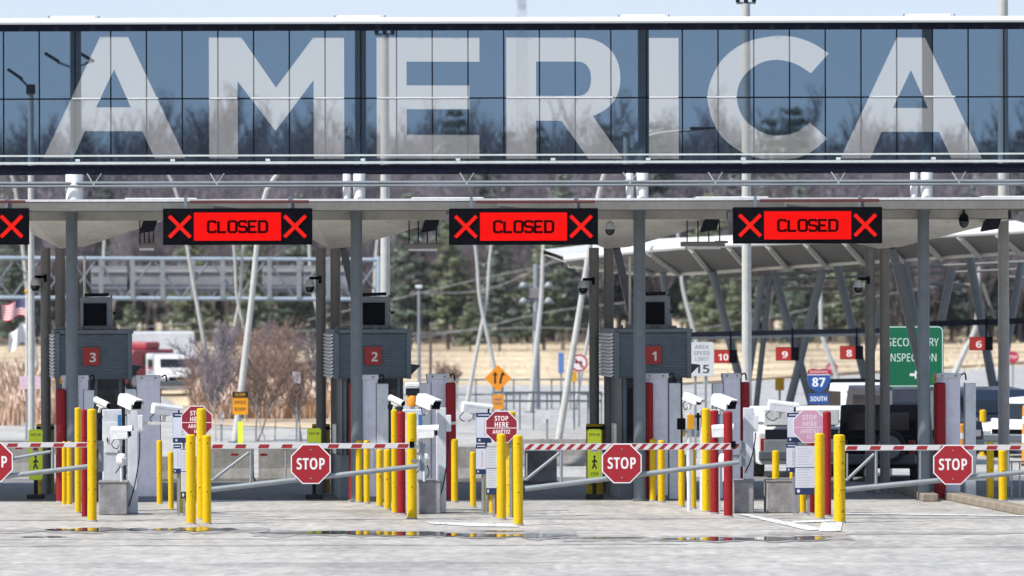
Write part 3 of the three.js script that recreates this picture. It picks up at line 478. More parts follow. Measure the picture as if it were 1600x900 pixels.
for (const [dx, b] of CAMS) {
  const k = dx / 928;
  boxCam(203 + dx, 628, 124.6, 0.22, 0.20, 0.50, 0.62, 0.22, 'large white box camera on the post right of ' + b);
  boxCam(258 + dx * 1.0375, 640 - 5 * k, 125.5, 0.19, 0.19, 0.50, 1.95 - 0.25 * k, 0.12, 'white box camera turned right on the side arm of ' + b + "'s post");
  boxCam(159 + dx * (k > 0.8 ? 0.994 : 0.987), 629 - 6 * k, 125.6, 0.13, 0.13, 0.34, 0.95, 0.35, 'small white bullet camera left of the large one of ' + b, k > 0.8 ? 'box' : 'bullet');
  boxCam(188 + dx * (k > 0.8 ? 1.012 : 1.026), 676 - 3 * k, 124.4, 0.19, 0.22, 0.34, 1.45, -0.05, 'white box camera below the large one of ' + b);
  { const o = at(190 + dx * 1.014, 718, 124.2), t = thing('junction_box', 'small round white fitting above the concrete block of ' + b, 'junction box', o, 0.5); part('shell', M.white, t, lathe([[0.001, 0.12], [0.07, 0.11], [0.10, 0.05], [0.105, -0.03], [0.08, -0.1], [0.03, -0.13], [0.001, -0.13]].reverse())); part('cover', M.offWhite, t, rbox(0.12, 0.12, 0.06, 0.02, 0, -0.02, 0.09)); part('cable', M.gasket, t, tube([V(0.03, -0.1, 0.05), V(0.06, -0.25, 0.08), V(0.02, -0.36, 0.04)], 0.01, 12, 6)); part('stem', M.pale, t, cyl(0.03, 0.03, 0.30, 0, -0.27, 0, 12)); }
  { // pale equipment column that carries the two lower cameras
    const x0 = 176 + dx * 1.008, o = gp(x0, 799), s = F / -o.z, t = thing('equipment_cabinet', 'pale grey equipment cabinet behind the concrete block of ' + b, 'cabinet', o, YAW);
    part('cabinet', M.pale, t, rbox(30 / s, (799 - 640) / s, 0.3, 0.015, 0, (799 - 640) / 2 / s, -0.2)); part('cabinet_door', M.white, t, rbox(24 / s, 0.6, 0.02, 0.006, 0, 1.45, -0.04)); part('blue_label', M.blue, t, box(0.07, 0.34, 0.015, 0.14, 1.72, -0.03)); part('latch', M.gasket, t, box(0.02, 0.08, 0.02, -0.1, 1.4, -0.02));
    part('cable', M.gasket, t, tube([V(0.12, 1.2, 0), V(0.15, 0.9, 0.03), V(0.06, 0.75, 0.03)], 0.012, 12, 6)); part('bracket', M.gasket, t, box(0.16, 0.05, 0.08, -0.22, 1.85, -0.1), box(0.05, 0.34, 0.06, -0.24, 1.75, -0.12));
  }
}
{ const o = gp(1077, 798), t = thing('call_box', 'amber control box on the post under the small camera of the right booth', 'control box', o, 0.1); part('post', M.pale, t, cyl(0.045, 0.045, 1.9, 0, 0.95, 0, 14)); part('box', M.amber, t, rbox(0.14, 0.28, 0.12, 0.01, 0.02, 1.74, 0.08)); part('reader', M.black, t, rbox(0.16, 0.22, 0.1, 0.01, -0.16, 1.70, 0.05)); }
{ const o = gp(645, 790), t = thing('beacon_post', 'orange beacon with white cap beside the middle booth', 'beacon', o, 0); part('post', M.pale, t, cyl(0.05, 0.05, 2.0, 0, 1.0, 0, 14)); part('lens', M.orange, t, lathe([[0.1, 0], [0.12, 0.05], [0.12, 0.17], [0.09, 0.22]]).translate(0, 1.99, 0)); part('collar', M.gasket, t, rbox(0.27, 0.14, 0.2, 0.02, 0, 2.28, 0)); part('cap', M.white, t, rbox(0.30, 0.10, 0.26, 0.03, 0, 2.42, 0)); }

// ---------------------------------------------------------------- lane barriers with STOP signs
function signFont(x, s, cx, cy, size, wide, col) { word(x, s, cx, cy, size, wide, col); x.save(); x.restore(); }
const stopMat = canvasMat(512, 512, (x, w) => { x.fillStyle = '#96101f'; x.fillRect(0, 0, w, w); x.lineWidth = 8; x.strokeStyle = '#f1eeee'; x.lineJoin = 'round';
  x.font = 'bold 190px sans-serif'; word(x, 'STOP', w / 2, w * 0.49, 216, 400, '#dedbda'); }, { roughness: 0.35 });
const signWhite = std(0.78, 0.76, 0.76, 0.4);
function stopSign(px, py, d, r, label) {
  const t = thing('stop_sign', label, 'stop sign', at(px, py, d), rr(-0.03, 0.03));
  part('border', signWhite, t, extrude(octagon(r), 0.006).translate(0, 0, 0));
  const f = faceGeo(octagon(r * 0.945)); f.translate(0, 0, 0.0085); print('face', stopMat, t, f);
  part('back_clamp', M.galv, t, box(0.06, r * 1.2, 0.05, 0, 0, -0.03)); for (const k of [-1, 1]) part('bolt', M.alu, t, cyl(0.012, 0.012, 0.012, 0, 0, 0, 8).rotateX(Math.PI / 2).translate(0, k * r * 0.72, 0.012));
}
const stripe = (n, slant, name) => canvasMat(2048, 48, (x, w, h) => { x.fillStyle = '#c4c2c2'; x.fillRect(0, 0, w, h); x.fillStyle = '#8e1a20'; const p = w / n; for (let i = -1; i <= n; i++) { x.beginPath(); if (slant) { x.moveTo(i * p, h); x.lineTo(i * p + p * 0.48, h); x.lineTo(i * p + p * 1.05, 0); x.lineTo(i * p + p * 0.57, 0); } else { x.moveTo(i * p + 10, h * 0.95); x.lineTo(i * p + p * 0.50, h * 0.95); x.lineTo(i * p + p * 0.56, h * 0.12); x.lineTo(i * p + p * 0.12, h * 0.12); } x.fill(); } });
const wideStripe = stripe(9, false), tightStripe = stripe(21, true);
function barrier(xl, xr, yu, yl, yr, strutX, label, mat, sign, thick) {
  const d = 121.6, s = S(d), o = at(xr + 4, 419, d); o.y = 0; const t = thing('lane_barrier', label, 'barrier', o, 0), P = (x, y, z = 0) => at(x, y, d).sub(o).add(V(0, 0, z));
  const L = (xr - xl) / s, a = P(xl, yu), b = P(xr, yu - 0.3), up = box(L, thick / s, 0.055, (a.x + b.x) / 2, (a.y + b.y) / 2, 0);
  part('upper_arm', M.white, t, up.clone());
  const f = new THREE.PlaneGeometry(L, (thick - 1.2) / s).translate((a.x + b.x) / 2, (a.y + b.y) / 2, 0.0315); print('striped_tape', mat, t, f);
  part('lower_arm', M.galv, t, rod(P(xl, yl), P(xr, yr), 0.052, 0.046, 16)); part('end_cap', M.rubber, t, cyl(0.054, 0.054, 0.03, 0, 0, 0, 14).rotateZ(Math.PI / 2).translate(...P(xl, yl).toArray()));
  const lowAt = (x) => yl + (yr - yl) * (x - xl) / (xr - xl);
  part('strut', M.galv, t, rod(P(strutX, yu + 3), P(strutX, lowAt(strutX)), 0.028)); part('brace', M.galv, t, rod(P(xl + 2, lowAt(xl) - 14), P(strutX - 3, yu + 10), 0.03));
  for (const k of [0.36, 0.78]) { const x = xl + (xr - xl) * k; part('strut', M.galv, t, rod(P(x, yu + 3), P(x, lowAt(x)), 0.018)); }
  // hinge post and clamps
  part('hinge_post', M.galv, t, box(0.09, P(0, yu - 6).y - P(0, yr + 10).y, 0.10, P(xr + 3, 0).x, (P(0, yu - 6).y + P(0, yr + 10).y) / 2, -0.02)); part('hinge_bracket', M.galvDark, t, box(0.20, 0.06, 0.05, P(xr - 6, 0).x, P(0, yr - 6).y, -0.05)); part('hinge', M.galvDark, t, cyl(0.035, 0.035, 0.2, P(xr - 1, 0).x, P(0, yr).y, 0.08, 12)); part('hinge', M.galvDark, t, cyl(0.035, 0.035, 0.16, P(xr - 1, 0).x, P(0, yu).y, 0.06, 12));
  part('clamp', M.black, t, box(0.09, 0.12, 0.10, P(xr - 13, 0).x, P(0, yu - 1).y, 0.03));
  part('latch_bracket', M.galv, t, box(0.03, 0.5, 0.05, P(xl + 2, 0).x, P(0, (yu + lowAt(xl)) / 2).y, 0));
  if (sign) stopSign(sign[0], sign[1], d - 0.09, 31 / s, sign[2]);
}
barrier(-172, 153, 695.5, 766, 727, 82, 'striped lane barrier at the left edge of the frame', wideStripe, [-11, 722, 'red STOP sign cut off by the left edge of the frame'], 8);
barrier(329, 655, 697, 765, 728, 392, 'striped lane barrier between the left and middle booths', wideStripe, [485.5, 725, 'red STOP sign on the barrier between the left and middle booths'], 8.5);
barrier(819, 1157, 698, 764, 722, 877, 'lane barrier with tight slanted stripes between the middle and right booths', tightStripe, [971.5, 724, 'red STOP sign on the barrier with tight slanted stripes'], 10);
barrier(1320, 1648, 699.5, 765, 733, 1369, 'striped lane barrier at the right edge of the frame', wideStripe, [1489, 726, 'red STOP sign on the rightmost barrier'], 8.5);

// ---------------------------------------------------------------- notice boards with STOP HERE signs
const hereMat = (bg, fg) => canvasMat(256, 256, (x, w) => { x.fillStyle = bg; x.fillRect(0, 0, w, w); word(x, 'STOP', w / 2, w * 0.22, 56, 118, fg); word(x, 'HERE', w / 2, w * 0.42, 56, 122, fg); x.fillStyle = fg; x.fillRect(0, w * 0.525, w, 6); word(x, 'ARRÊTEZ', w / 2, w * 0.66, 44, 150, fg); word(x, 'ICI', w / 2, w * 0.83, 40, 48, fg); });
const hereRed = hereMat('#86162a', '#ece4e4'), herePink = hereMat('#bb8ea4', '#d2bfca');
const noticeMat = canvasMat(128, 256, (x, w, h) => { x.fillStyle = '#c8ccd6'; x.fillRect(0, 0, w, h); x.fillStyle = '#1c2a55'; x.fillRect(0, 0, w, 36); x.fillRect(0, h - 42, w, 42); x.fillStyle = '#c8ccd6'; x.fillRect(14, 12, w - 28, 9); x.beginPath(); x.arc(26, h - 21, 10, 0, 7); x.fill(); x.fillStyle = '#b8808c'; for (let i = 0; i < 9; i++) x.fillRect(66, 56 + i * 16, 14 + (i * 7) % 16, 8); });
const listMat = canvasMat(128, 256, (x, w, h) => { x.fillStyle = '#c4c7d0'; x.fillRect(0, 0, w, h); x.fillStyle = '#1c2a55'; x.fillRect(0, h - 34, w, 34); x.fillRect(0, h * 0.44, w, 4); x.fillStyle = '#c8ccd6'; x.beginPath(); x.arc(20, h - 17, 10, 0, 7); x.fill(); x.fillStyle = '#a8aab8'; for (let i = 0; i < 15; i++) if (i !== 7) x.fillRect(16, 12 + i * 14, 62 + (i * 29) % 36, 4); });
function boards(ox, oy, r, mat, bx, b, faded) {
  const d = faded ? 123.9 : 122.9, s = S(d), o = gp(bx, 807); o.z = -d; const t = thing('stop_here_sign', faded ? 'faded pink octagonal STOP HERE sign on a slim post at right' : 'dark red octagonal STOP HERE sign at the island of ' + b, 'sign', o.clone(), 0);
  const c = at(ox, oy, d).sub(o); part('post', M.galv, t, box(0.05, c.y + 0.1, 0.05, 0, (c.y + 0.1) / 2, -0.06)); part('bracket', M.galv, t, box(Math.abs(c.x) + 0.1, 0.04, 0.03, c.x / 2, c.y, -0.03)); part('border', signWhite, t, extrude(octagon(r / s), 0.006).translate(c.x, c.y, c.z)); const f = faceGeo(octagon(r * 0.95 / s)); f.translate(c.x, c.y, c.z + 0.0085); print('face', mat, t, f);
  const n = (x0, x1, y0, y1, dd, m, lab) => { const p = at((x0 + x1) / 2, (y0 + y1) / 2, dd), g = thing('notice_board', lab, 'notice board', p.clone().setY(0), 0.02), w = (x1 - x0) / S(dd), h = (y1 - y0) / S(dd); part('panel', M.navy, g, rbox(w, h, 0.03, 0.006, 0, p.y, -0.02)); const q = faceGeo(rect(w * 0.97, h * 0.98)); q.translate(0, p.y, -0.003); print('print', m, g, q); part('post', M.galv, g, box(0.045, p.y + h / 2 - 0.02, 0.045, w * 0.15, (p.y + h / 2 - 0.02) / 2, -0.06)); };
  return n;
}
{ const n = boards(307.5, 658.5, 24.5, hereRed, 315, 'the left booth'); n(270, 296, 645, 692, 124.3, noticeMat, 'upper navy and white notice board left of the left booth STOP HERE sign'); n(271, 283, 694, 740, 124.1, noticeMat, 'narrow navy and white notice board below the upper one at the left booth'); n(282.5, 304, 702, 779, 123.3, listMat, 'long white notice board behind the front yellow bollards of the left booth'); }
{ const n = boards(783.5, 667, 25, hereRed, 798, 'the middle booth'); n(744, 768, 645, 692, 124.3, noticeMat, 'upper navy and white notice board left of the middle booth STOP HERE sign'); n(743.5, 760, 694, 741, 124.1, noticeMat, 'narrow navy and white notice board below the upper one at the middle booth'); n(759.5, 778, 698, 773, 123.3, listMat, 'long white notice board behind the front yellow bollards of the middle booth'); }
{ const n = boards(1265, 666, 26, herePink, 1292, 'right', true); n(1230, 1252, 645, 691, 124.3, noticeMat, 'upper navy and white notice board left of the faded STOP HERE sign'); n(1228.5, 1246.5, 693, 738, 124.1, noticeMat, 'narrow navy and white notice board above the wide concrete block'); n(1242, 1275, 696, 773, 123.3, listMat, 'long white notice board overlapping the wide concrete block at right'); }
// ---------------------------------------------------------------- tall lamp poles and leaning masts
function lampPole(px, d, ytop, w, label, head) {
  const s = S(d), top = at(px, ytop, d), o = V(top.x, 0, -d), t = thing('lamp_pole', label, 'lamp pole', o), r = w / 2 / s, H = top.y;
  part('pole', M.pole, t, cyl(r * 1.08, r * 0.92, H, 0, H / 2, 0, 28)); part('base_plate', M.galvDark, t, cyl(r * 1.9, r * 1.8, 0.06, 0, 0.03, 0));
  if (head === 'cross') { part('cross_arm', M.galv, t, box(0.46, 0.05, 0.07, 0, H + 0.02, 0)); for (const k of [-1, 0, 1]) part('lamp', M.gasket, t, rbox(0.10, 0.16, 0.16, 0.02, k * 0.19, H + (k ? 0.12 : 0.1), 0)); }
  if (head === 'arm') { part('arm', M.galvDark, t, rod(V(0, H - 0.05, 0), V(-0.28, H + 0.24, 0.05), 0.03)); part('lamp', M.gasket, t, rbox(0.42, 0.07, 0.22, 0.02, 0, 0, 0).rotateZ(-0.6).translate(-0.36, H + 0.30, 0.06)); part('collar', M.gasket, t, cyl(r * 1.5, r * 1.4, 0.22, 0, H - 0.05, 0)); }
  if (head === 'twin') for (const k of [-1, 1]) { part('arm', M.galvDark, t, rod(V(0, H - 0.1, 0), V(k * 0.4, H + 0.05, 0), 0.03)); part('lamp', M.gasket, t, rbox(0.4, 0.08, 0.24, 0.02, 0, 0, 0).rotateZ(-0.55).translate(k * 0.42 - 0.1, H + 0.16, 0.05)); }
}
lampPole(48, 151, 136, 10, 'slim lamp pole with a tilted lamp at the left of the frame', 'arm'); lampPole(115, 156, 100, 9, 'lamp pole with twin tilted lamps hidden behind the gantry column', 'twin');
lampPole(601, 152, 55, 14.5, 'tall lamp pole rising behind the middle booth with three lamps on top', 'cross'); lampPole(1165.5, 152, 6, 14.5, 'tall white lamp pole rising behind the rightmost closed sign', 'cross'); lampPole(1567, 138, -30, 17, 'tall thick grey lamp pole near the right edge of the frame');
{ const d = 152, t = thing('cross_arm_lamp', 'two short lamp arms seen through the glass beside the letter I', 'lamp', at(979, 225, 140)); part('vent_pipe', M.pole, t, cyl(0.07, 0.07, 0.7, 0, -0.1, 0)); part('cap', M.galv, t, lathe([[0.17, 0], [0.12, 0.05], [0.03, 0.09], [0.001, 0.09]]).translate(0, 0.27, 0)); part('arm', M.pole, t, tube([V(0.08, -0.1, 0), V(0.5, 0.18, 0), V(1.7, 0.32, 0)], 0.03, 16, 8)); part('lamp', M.gasket, t, rbox(0.55, 0.05, 0.2, 0.02, 1.65, 0.34, 0)); }
{ const t = thing('roof_vent', 'small grey roof cabinet seen through the glass beside the letter M', 'vent', at(544, 228, 140)); part('cabinet', M.galv, t, rbox(0.16, 0.36, 0.2, 0.02)); part('cap', M.pole, t, box(0.3, 0.03, 0.26, 0, 0.24, 0)); part('pipe', M.galvDark, t, cyl(0.02, 0.02, 0.22, -0.03, 0.3, 0)); }
// masts: [foot px, foot py, top px, top py, width px, bend px, label]
const MASTS = [
  [367, 692, 442, 262, 11, 30, 'thickest pale mast leaning right beside the speed bump sign'], [338, 640, 256, 262, 7, -22, 'pale mast leaning left above the bare thicket'], [412, 640, 364, 372, 6, -6, 'thin pale mast leaning left, crossing the thickest one'], [340, 640, 381, 372, 6, 6, 'thin pale mast leaning right behind the bare thicket'],
  [786, 640, 741, 372, 7, -8, 'pale mast leaning left in the crossing pair above the orange diamond sign'], [728, 640, 769, 372, 7, 8, 'pale mast leaning right in the crossing pair above the orange diamond sign'], [828, 645, 850, 372, 9, 4, 'pale mast next to the floodlight mast in the middle'],
  [872, 692, 948, 262, 11, 14, 'thick pale mast leaning right between the second closed sign and the right booth'], [898, 640, 930, 400, 6, 5, 'thin pale mast just right of the thick one near the right booth'], [1104, 600, 1058, 355, 7, -8, 'pale mast leaning left above the speed limit sign'], [60, 600, 14, 262, 7, -12, 'pale mast leaning left behind the flags'],
  [148, 470, 166, 330, 6, 5, 'short pale mast right of the column of the left booth'], [525, 600, 480, 350, 7, -6, 'pale mast leaning left behind the second canopy'], [1318, 620, 1280, 430, 8, -4, 'pale mast leaning left above the highway 87 shield'], [545, 480, 590, 370, 7, 6, 'pale mast leaning right behind the column of the middle booth'], [1484, 560, 1530, 420, 9, 5, 'pale mast behind the secondary canopy above the green sign'],
];
for (const [fx, fy, tx, ty, w, bend, lab] of MASTS) {
  const g = gp(fx, Math.max(fy, 600)), d = -g.z, o = fy < 600 ? V(at(fx, fy, d).x, 0, -d) : g, s = S(d), t = thing('leaning_mast', lab, 'mast', o), top = at(tx, ty, d).sub(o), q1 = at(tx - bend, ty + (ty < 300 ? 48 : 90), d).sub(o), mid = q1.clone().multiplyScalar(0.55);
  const p3 = top.clone(), n = 20, c = new THREE.CatmullRomCurve3([V(0, 0, 0), mid, q1, q1.clone().lerp(p3, 0.55).add(V(-bend * 0.12 / s, 0, 0)), p3]);
  const g2 = new THREE.TubeGeometry(c, n, 1, 10), p = g2.attributes.position, ctr = c.getSpacedPoints(n);
  for (let i = 0; i <= n; i++) { const rad = w / 2 / s * (1.1 - 0.45 * i / n), q = ctr[i]; for (let j = 0; j <= 10; j++) { const k = i * 11 + j; p.setXYZ(k, q.x + (p.getX(k) - q.x) * rad, q.y + (p.getY(k) - q.y) * rad, q.z + (p.getZ(k) - q.z) * rad); } }
  part('mast', M.pole, t, g2); part('foot_plate', M.galvDark, t, cyl(w / s, w / s, 0.05, 0, 0.03, 0, 12)); const e = top.clone().add(V(0, 0.02, 0)); part('cap', M.galv, t, new THREE.SphereGeometry(w * 0.34 / s, 10, 8).translate(e.x, e.y, e.z));
}
{ // mast with a cluster of floodlights
  const g = gp(838, 640), d = -g.z, s = S(d), H = at(838, 412, d).y, t = thing('floodlight_mast', 'grey mast with a cluster of floodlights in the middle distance', 'floodlight mast', g);
  part('pole', M.galv, t, cyl(0.14, 0.09, H, 0, H / 2, 0)); const y = at(0, 460, d).y; for (const k of [-1, 1]) part('cross_arm', M.galvDark, t, box(0.9, 0.08, 0.1, 0, y + k * 0.25, 0));
  for (const k of [-1, 1]) for (const j of [-1, 1]) part('floodlight', M.galv, t, lathe([[0.04, 0.12], [0.12, 0.05], [0.2, -0.1], [0.001, -0.1]].reverse(), 14).translate(k * 0.42, y + j * 0.26, 0.06)); part('control_box', M.brownSteel, t, rbox(0.5, 0.35, 0.3, 0.02, 0, y, 0)); part('control_box', M.galvDark, t, rbox(0.22, 0.6, 0.2, 0.02, 0, y - 0.9, 0.1));
}
function slimPole(px, yt, yb, w, mat, label, cat, head) { const g = gp(px, yb), d = -g.z, H = at(px, yt, d).y, t = thing(cat.replace(' ', '_'), label, cat, g); part('pole', mat, t, cyl(w / 2 / S(d), w / 2.6 / S(d), H, 0, H / 2, 0, 10)); if (head) part('lamp', M.white, t, rbox(0.26, 0.12, 0.2, 0.03, 0, H, 0)); else part('insulator', M.galv, t, cyl(0.04, 0.03, 0.12, 0, H + 0.05, 0, 8)); }
slimPole(655, 448, 615, 6, M.galv, 'small grey pole with a white lamp head in the field', 'lamp post', true); slimPole(673, 508, 618, 5, M.wood, 'short dark wooden utility pole in the field', 'utility pole');
// wires strung across the wood's edge
[[[480, 500], [640, 462], [740, 438], [860, 412], [960, 380]], [[640, 458], [760, 452], [880, 400]], [[640, 530], [760, 510], [842, 490], [1000, 470]], [[640, 522], [842, 512], [1000, 520]], [[-40, 545], [120, 520], [300, 505]], [[1050, 520], [1180, 500], [1330, 470], [1500, 440]], [[250, 515], [380, 520], [520, 515]]].forEach((l, i) => { const d = 300 + i * 6, pts = l.map(([x, y]) => at(x, y, d)), t = thing('overhead_wire', ['upper wire running from the middle booth up to the secondary canopy tip', 'wire crossing just under the upper one right of the middle booth', 'wire sagging at mid height behind the crossing masts', 'lowest wire above the field right of the middle booth', 'wire low behind the flags at left', 'wire behind the slanted columns of the secondary canopy', 'wire behind the bare thicket'][i], 'wire', pts[0]); part('wire', M.wire, t, tube(pts.map((p) => p.sub(t.position)), 0.022, 30, 5)); });

// ---------------------------------------------------------------- highway sign truss seen from behind
{
  const d = 240, s = S(d), t = thing('sign_truss', 'long blue grey highway sign truss behind the left and middle booths', 'sign truss', V(0, 0, -d)), P = (x, y, z = 0) => at(x, y, d).add(V(0, 0, d + z));
  const bl = paint(0.30, 0.38, 0.46, 0.5), a = -70, b = 594, N = 15;
  for (const z of [0, -1.4]) { part('chord', bl, t, rod(P(a, 403, z), P(b, 406, z), 0.075)); part('chord', bl, t, rod(P(a, 465, z), P(b, 468, z), 0.075)); }
  for (let i = 0; i < N; i++) { const x0 = a + (b - a) * i / N, x1 = a + (b - a) * (i + 1) / N; part('diagonal', M.galvDark, t, rod(i % 2 ? P(x0, 405) : P(x0, 466), i % 2 ? P(x1, 466) : P(x1, 405), 0.035)); part('diagonal', M.galvDark, t, rod(i % 2 ? P(x0, 466, -1.4) : P(x0, 405, -1.4), i % 2 ? P(x1, 405, -1.4) : P(x1, 466, -1.4), 0.03)); }
  for (const x of [157, 206, 253, 300, 347, 420, 466, 512]) part('upright', M.galv, t, box(0.17, 1.5, 0.08, P(x, 0).x, P(0, 436).y, 0.06));
  for (const [x0, x1] of [[140, 196], [208, 252], [254, 362], [408, 470], [472, 560]]) { part('sign_back', M.signBack, t, box((x1 - x0) / s, 42 / s, 0.05, P((x0 + x1) / 2, 0).x, P(0, 437).y, -0.5)); for (const y of [424, 450]) part('stiffener', M.alu, t, box((x1 - x0) / s, 0.09, 0.06, P((x0 + x1) / 2, 0).x, P(0, y).y, -0.44)); }
  for (const x of [a, b - 2]) for (const z of [0, -1.4]) part('leg', bl, t, cyl(0.16, 0.12, P(0, 402).y, P(x, 0).x, P(0, 402).y / 2, z, 14));
}

// ---------------------------------------------------------------- road signs
function roadSign(name, label, px, py, w, h, yb, mat, o = {}) {
  const g = gp(px, yb), d = -g.z, s = S(d), y = at(px, py, d).y, t = thing(name, label, 'sign', g, o.yaw || 0), shape = o.shape || rrect(w / s, h / s, Math.min(w, h) * 0.1 / s);
  part('panel', o.back || M.alu, t, extrude(shape, 0.02).translate(0, y, -0.02)); const f = faceGeo(o.face || shape); f.translate(0, y, 0.003); print('face', mat, t, f);
  for (const x of o.posts || [0]) part('post', o.post || M.galv, t, box(0.06, y + h * 0.3 / s, 0.06, x, (y + h * 0.3 / s) / 2, -0.06));
  return { t, s, y, d };
}
const txtMat = (w, h, bg, rows, border) => canvasMat(w, h, (x) => { x.fillStyle = bg; x.fillRect(0, 0, w, h); if (border) { x.strokeStyle = border; x.lineWidth = 5; x.strokeRect(5, 5, w - 10, h - 10); } for (const [s, cx, cy, size, wide, col] of rows) word(x, s, cx, cy, size, wide, col); });
{ const r = roadSign('speed_bump_sign', 'amber SLOW SPEED BUMP sign with a black top band', 375.5, 630, 24, 36, 704, txtMat(160, 240, '#e0940c', [['SLOW', 80, 36, 50, 120, '#e0940c'], ['SPEED', 80, 112, 50, 130, '#2b2118'], ['BUMP', 80, 182, 50, 120, '#2b2118']].map((a, i) => a))); 
  const q = r; part('top_band', M.black, q.t, box(24 / q.s, 9 / q.s, 0.02, 0, q.y + 13.5 / q.s, 0.005)); const f = faceGeo(rect(20 / q.s, 7.5 / q.s)); f.translate(0, q.y + 13.5 / q.s, 0.0165); print('lettering', txtMat(160, 60, '#120f0c', [['SLOW', 80, 30, 52, 130, '#d0901c']]), q.t, f); part('reflective_sleeve', M.fluor, q.t, box(8 / q.s, 42 / q.s, 0.08, 0, 21 / q.s + 0.05, -0.04)); }
roadSign('small_sign', 'small plain whitish sign on a thin post before the reeds', 463.5, 590, 13, 18, 690, std(0.55, 0.50, 0.53, 0.5)); roadSign('small_sign', 'pale pink weathered sign on a thin post left of the left booth', 47, 598, 33, 20, 690, txtMat(160, 96, '#cdb3c0', [['- -- -', 80, 30, 50, 120, '#b294a4'], ['-- --', 80, 66, 50, 120, '#b294a4']]), { posts: [-0.1] });
roadSign('small_sign', 'small white sign far off left of the yellow pedestrian sign near the right booth', 855, 648, 9, 14, 690, std(0.6, 0.57, 0.58, 0.5)); roadSign('small_sign', 'small white and red marker sign beside the thicket', 346, 653, 8, 20, 690, std(0.6, 0.5, 0.5, 0.5));
{ const s0 = S(-gp(778, 690).z), k = 21 / s0, sh = [[0, -k], [k, 0], [0, k], [-k, 0]]; const r = roadSign('diamond_sign', 'orange diamond lane sign with two black arrows', 778.5, 591, 42, 42, 690, canvasMat(256, 256, (x, w) => { x.fillStyle = '#e08a10'; x.fillRect(0, 0, w, w); x.strokeStyle = '#231b12'; x.fillStyle = '#231b12'; x.lineWidth = 20; for (const [a, b, c] of [[100, 100, -1], [150, 172, 1]]) { x.beginPath(); x.moveTo(a, 180); x.quadraticCurveTo(a, 130, b, 92); x.stroke(); x.beginPath(); x.moveTo(b, 62); x.lineTo(b - 24, 102); x.lineTo(b + 26, 102); x.fill(); } }), { shape: sh, posts: [-0.12, 0.12] }); part('plate', M.orange, r.t, box(18 / r.s, 23 / r.s, 0.02, 0, r.y - 37 / r.s, 0.01)); part('plate_print', M.brownSteel, r.t, box(12 / r.s, 2 / r.s, 0.006, 0, r.y - 33 / r.s, 0.023), box(12 / r.s, 2 / r.s, 0.006, 0, r.y - 39 / r.s, 0.023)); }
{ const n = 28, r0 = 14, s0 = S(-gp(905, 668).z), c = Array.from({ length: n }, (_, i) => [r0 / s0 * Math.cos(i / n * 2 * Math.PI), r0 / s0 * Math.sin(i / n * 2 * Math.PI)]); roadSign('no_turn_sign', 'round white no left turn sign with a red ring', 905, 567, 28, 28, 668, canvasMat(128, 128, (x, w) => { x.fillStyle = '#e3dde0'; x.fillRect(0, 0, w, w); x.strokeStyle = '#1d1a1e'; x.lineWidth = 12; x.beginPath(); x.moveTo(80, 96); x.lineTo(80, 58); x.lineTo(48, 58); x.stroke(); x.fillStyle = '#1d1a1e'; x.beginPath(); x.moveTo(28, 58); x.lineTo(52, 42); x.lineTo(52, 74); x.fill(); x.strokeStyle = '#a8324a'; x.lineWidth = 12; x.beginPath(); x.arc(64, 64, 56, 0, 7); x.stroke(); x.beginPath(); x.moveTo(26, 26); x.lineTo(102, 102); x.stroke(); }), { shape: c }); }
roadSign('blue_sign', 'small narrow blue sign in the field left of the round sign', 877, 567, 9, 32, 640, std(0.10, 0.20, 0.45, 0.5)); roadSign('amber_sign', 'small amber sign below the round no left turn sign', 897, 588, 9, 16, 660, M.amber);
roadSign('amber_sign', 'small amber plate on a post left of the highway 87 shield', 1218.5, 600, 14, 20, 668, M.amber);
{ const r = roadSign('speed_limit_sign', 'white AREA SPEED LIMIT 15 sign right of the right booth', 1097, 561, 37, 53, 716, txtMat(185, 265, '#c6c9cc', [['AREA', 92, 38, 44, 110, '#7c8188'], ['SPEED', 92, 86, 44, 130, '#7c8188'], ['LIMIT', 92, 132, 44, 110, '#8c9096'], ['15', 96, 210, 92, 120, '#2d3138']]), { posts: [-0.16, 0.1] }); }
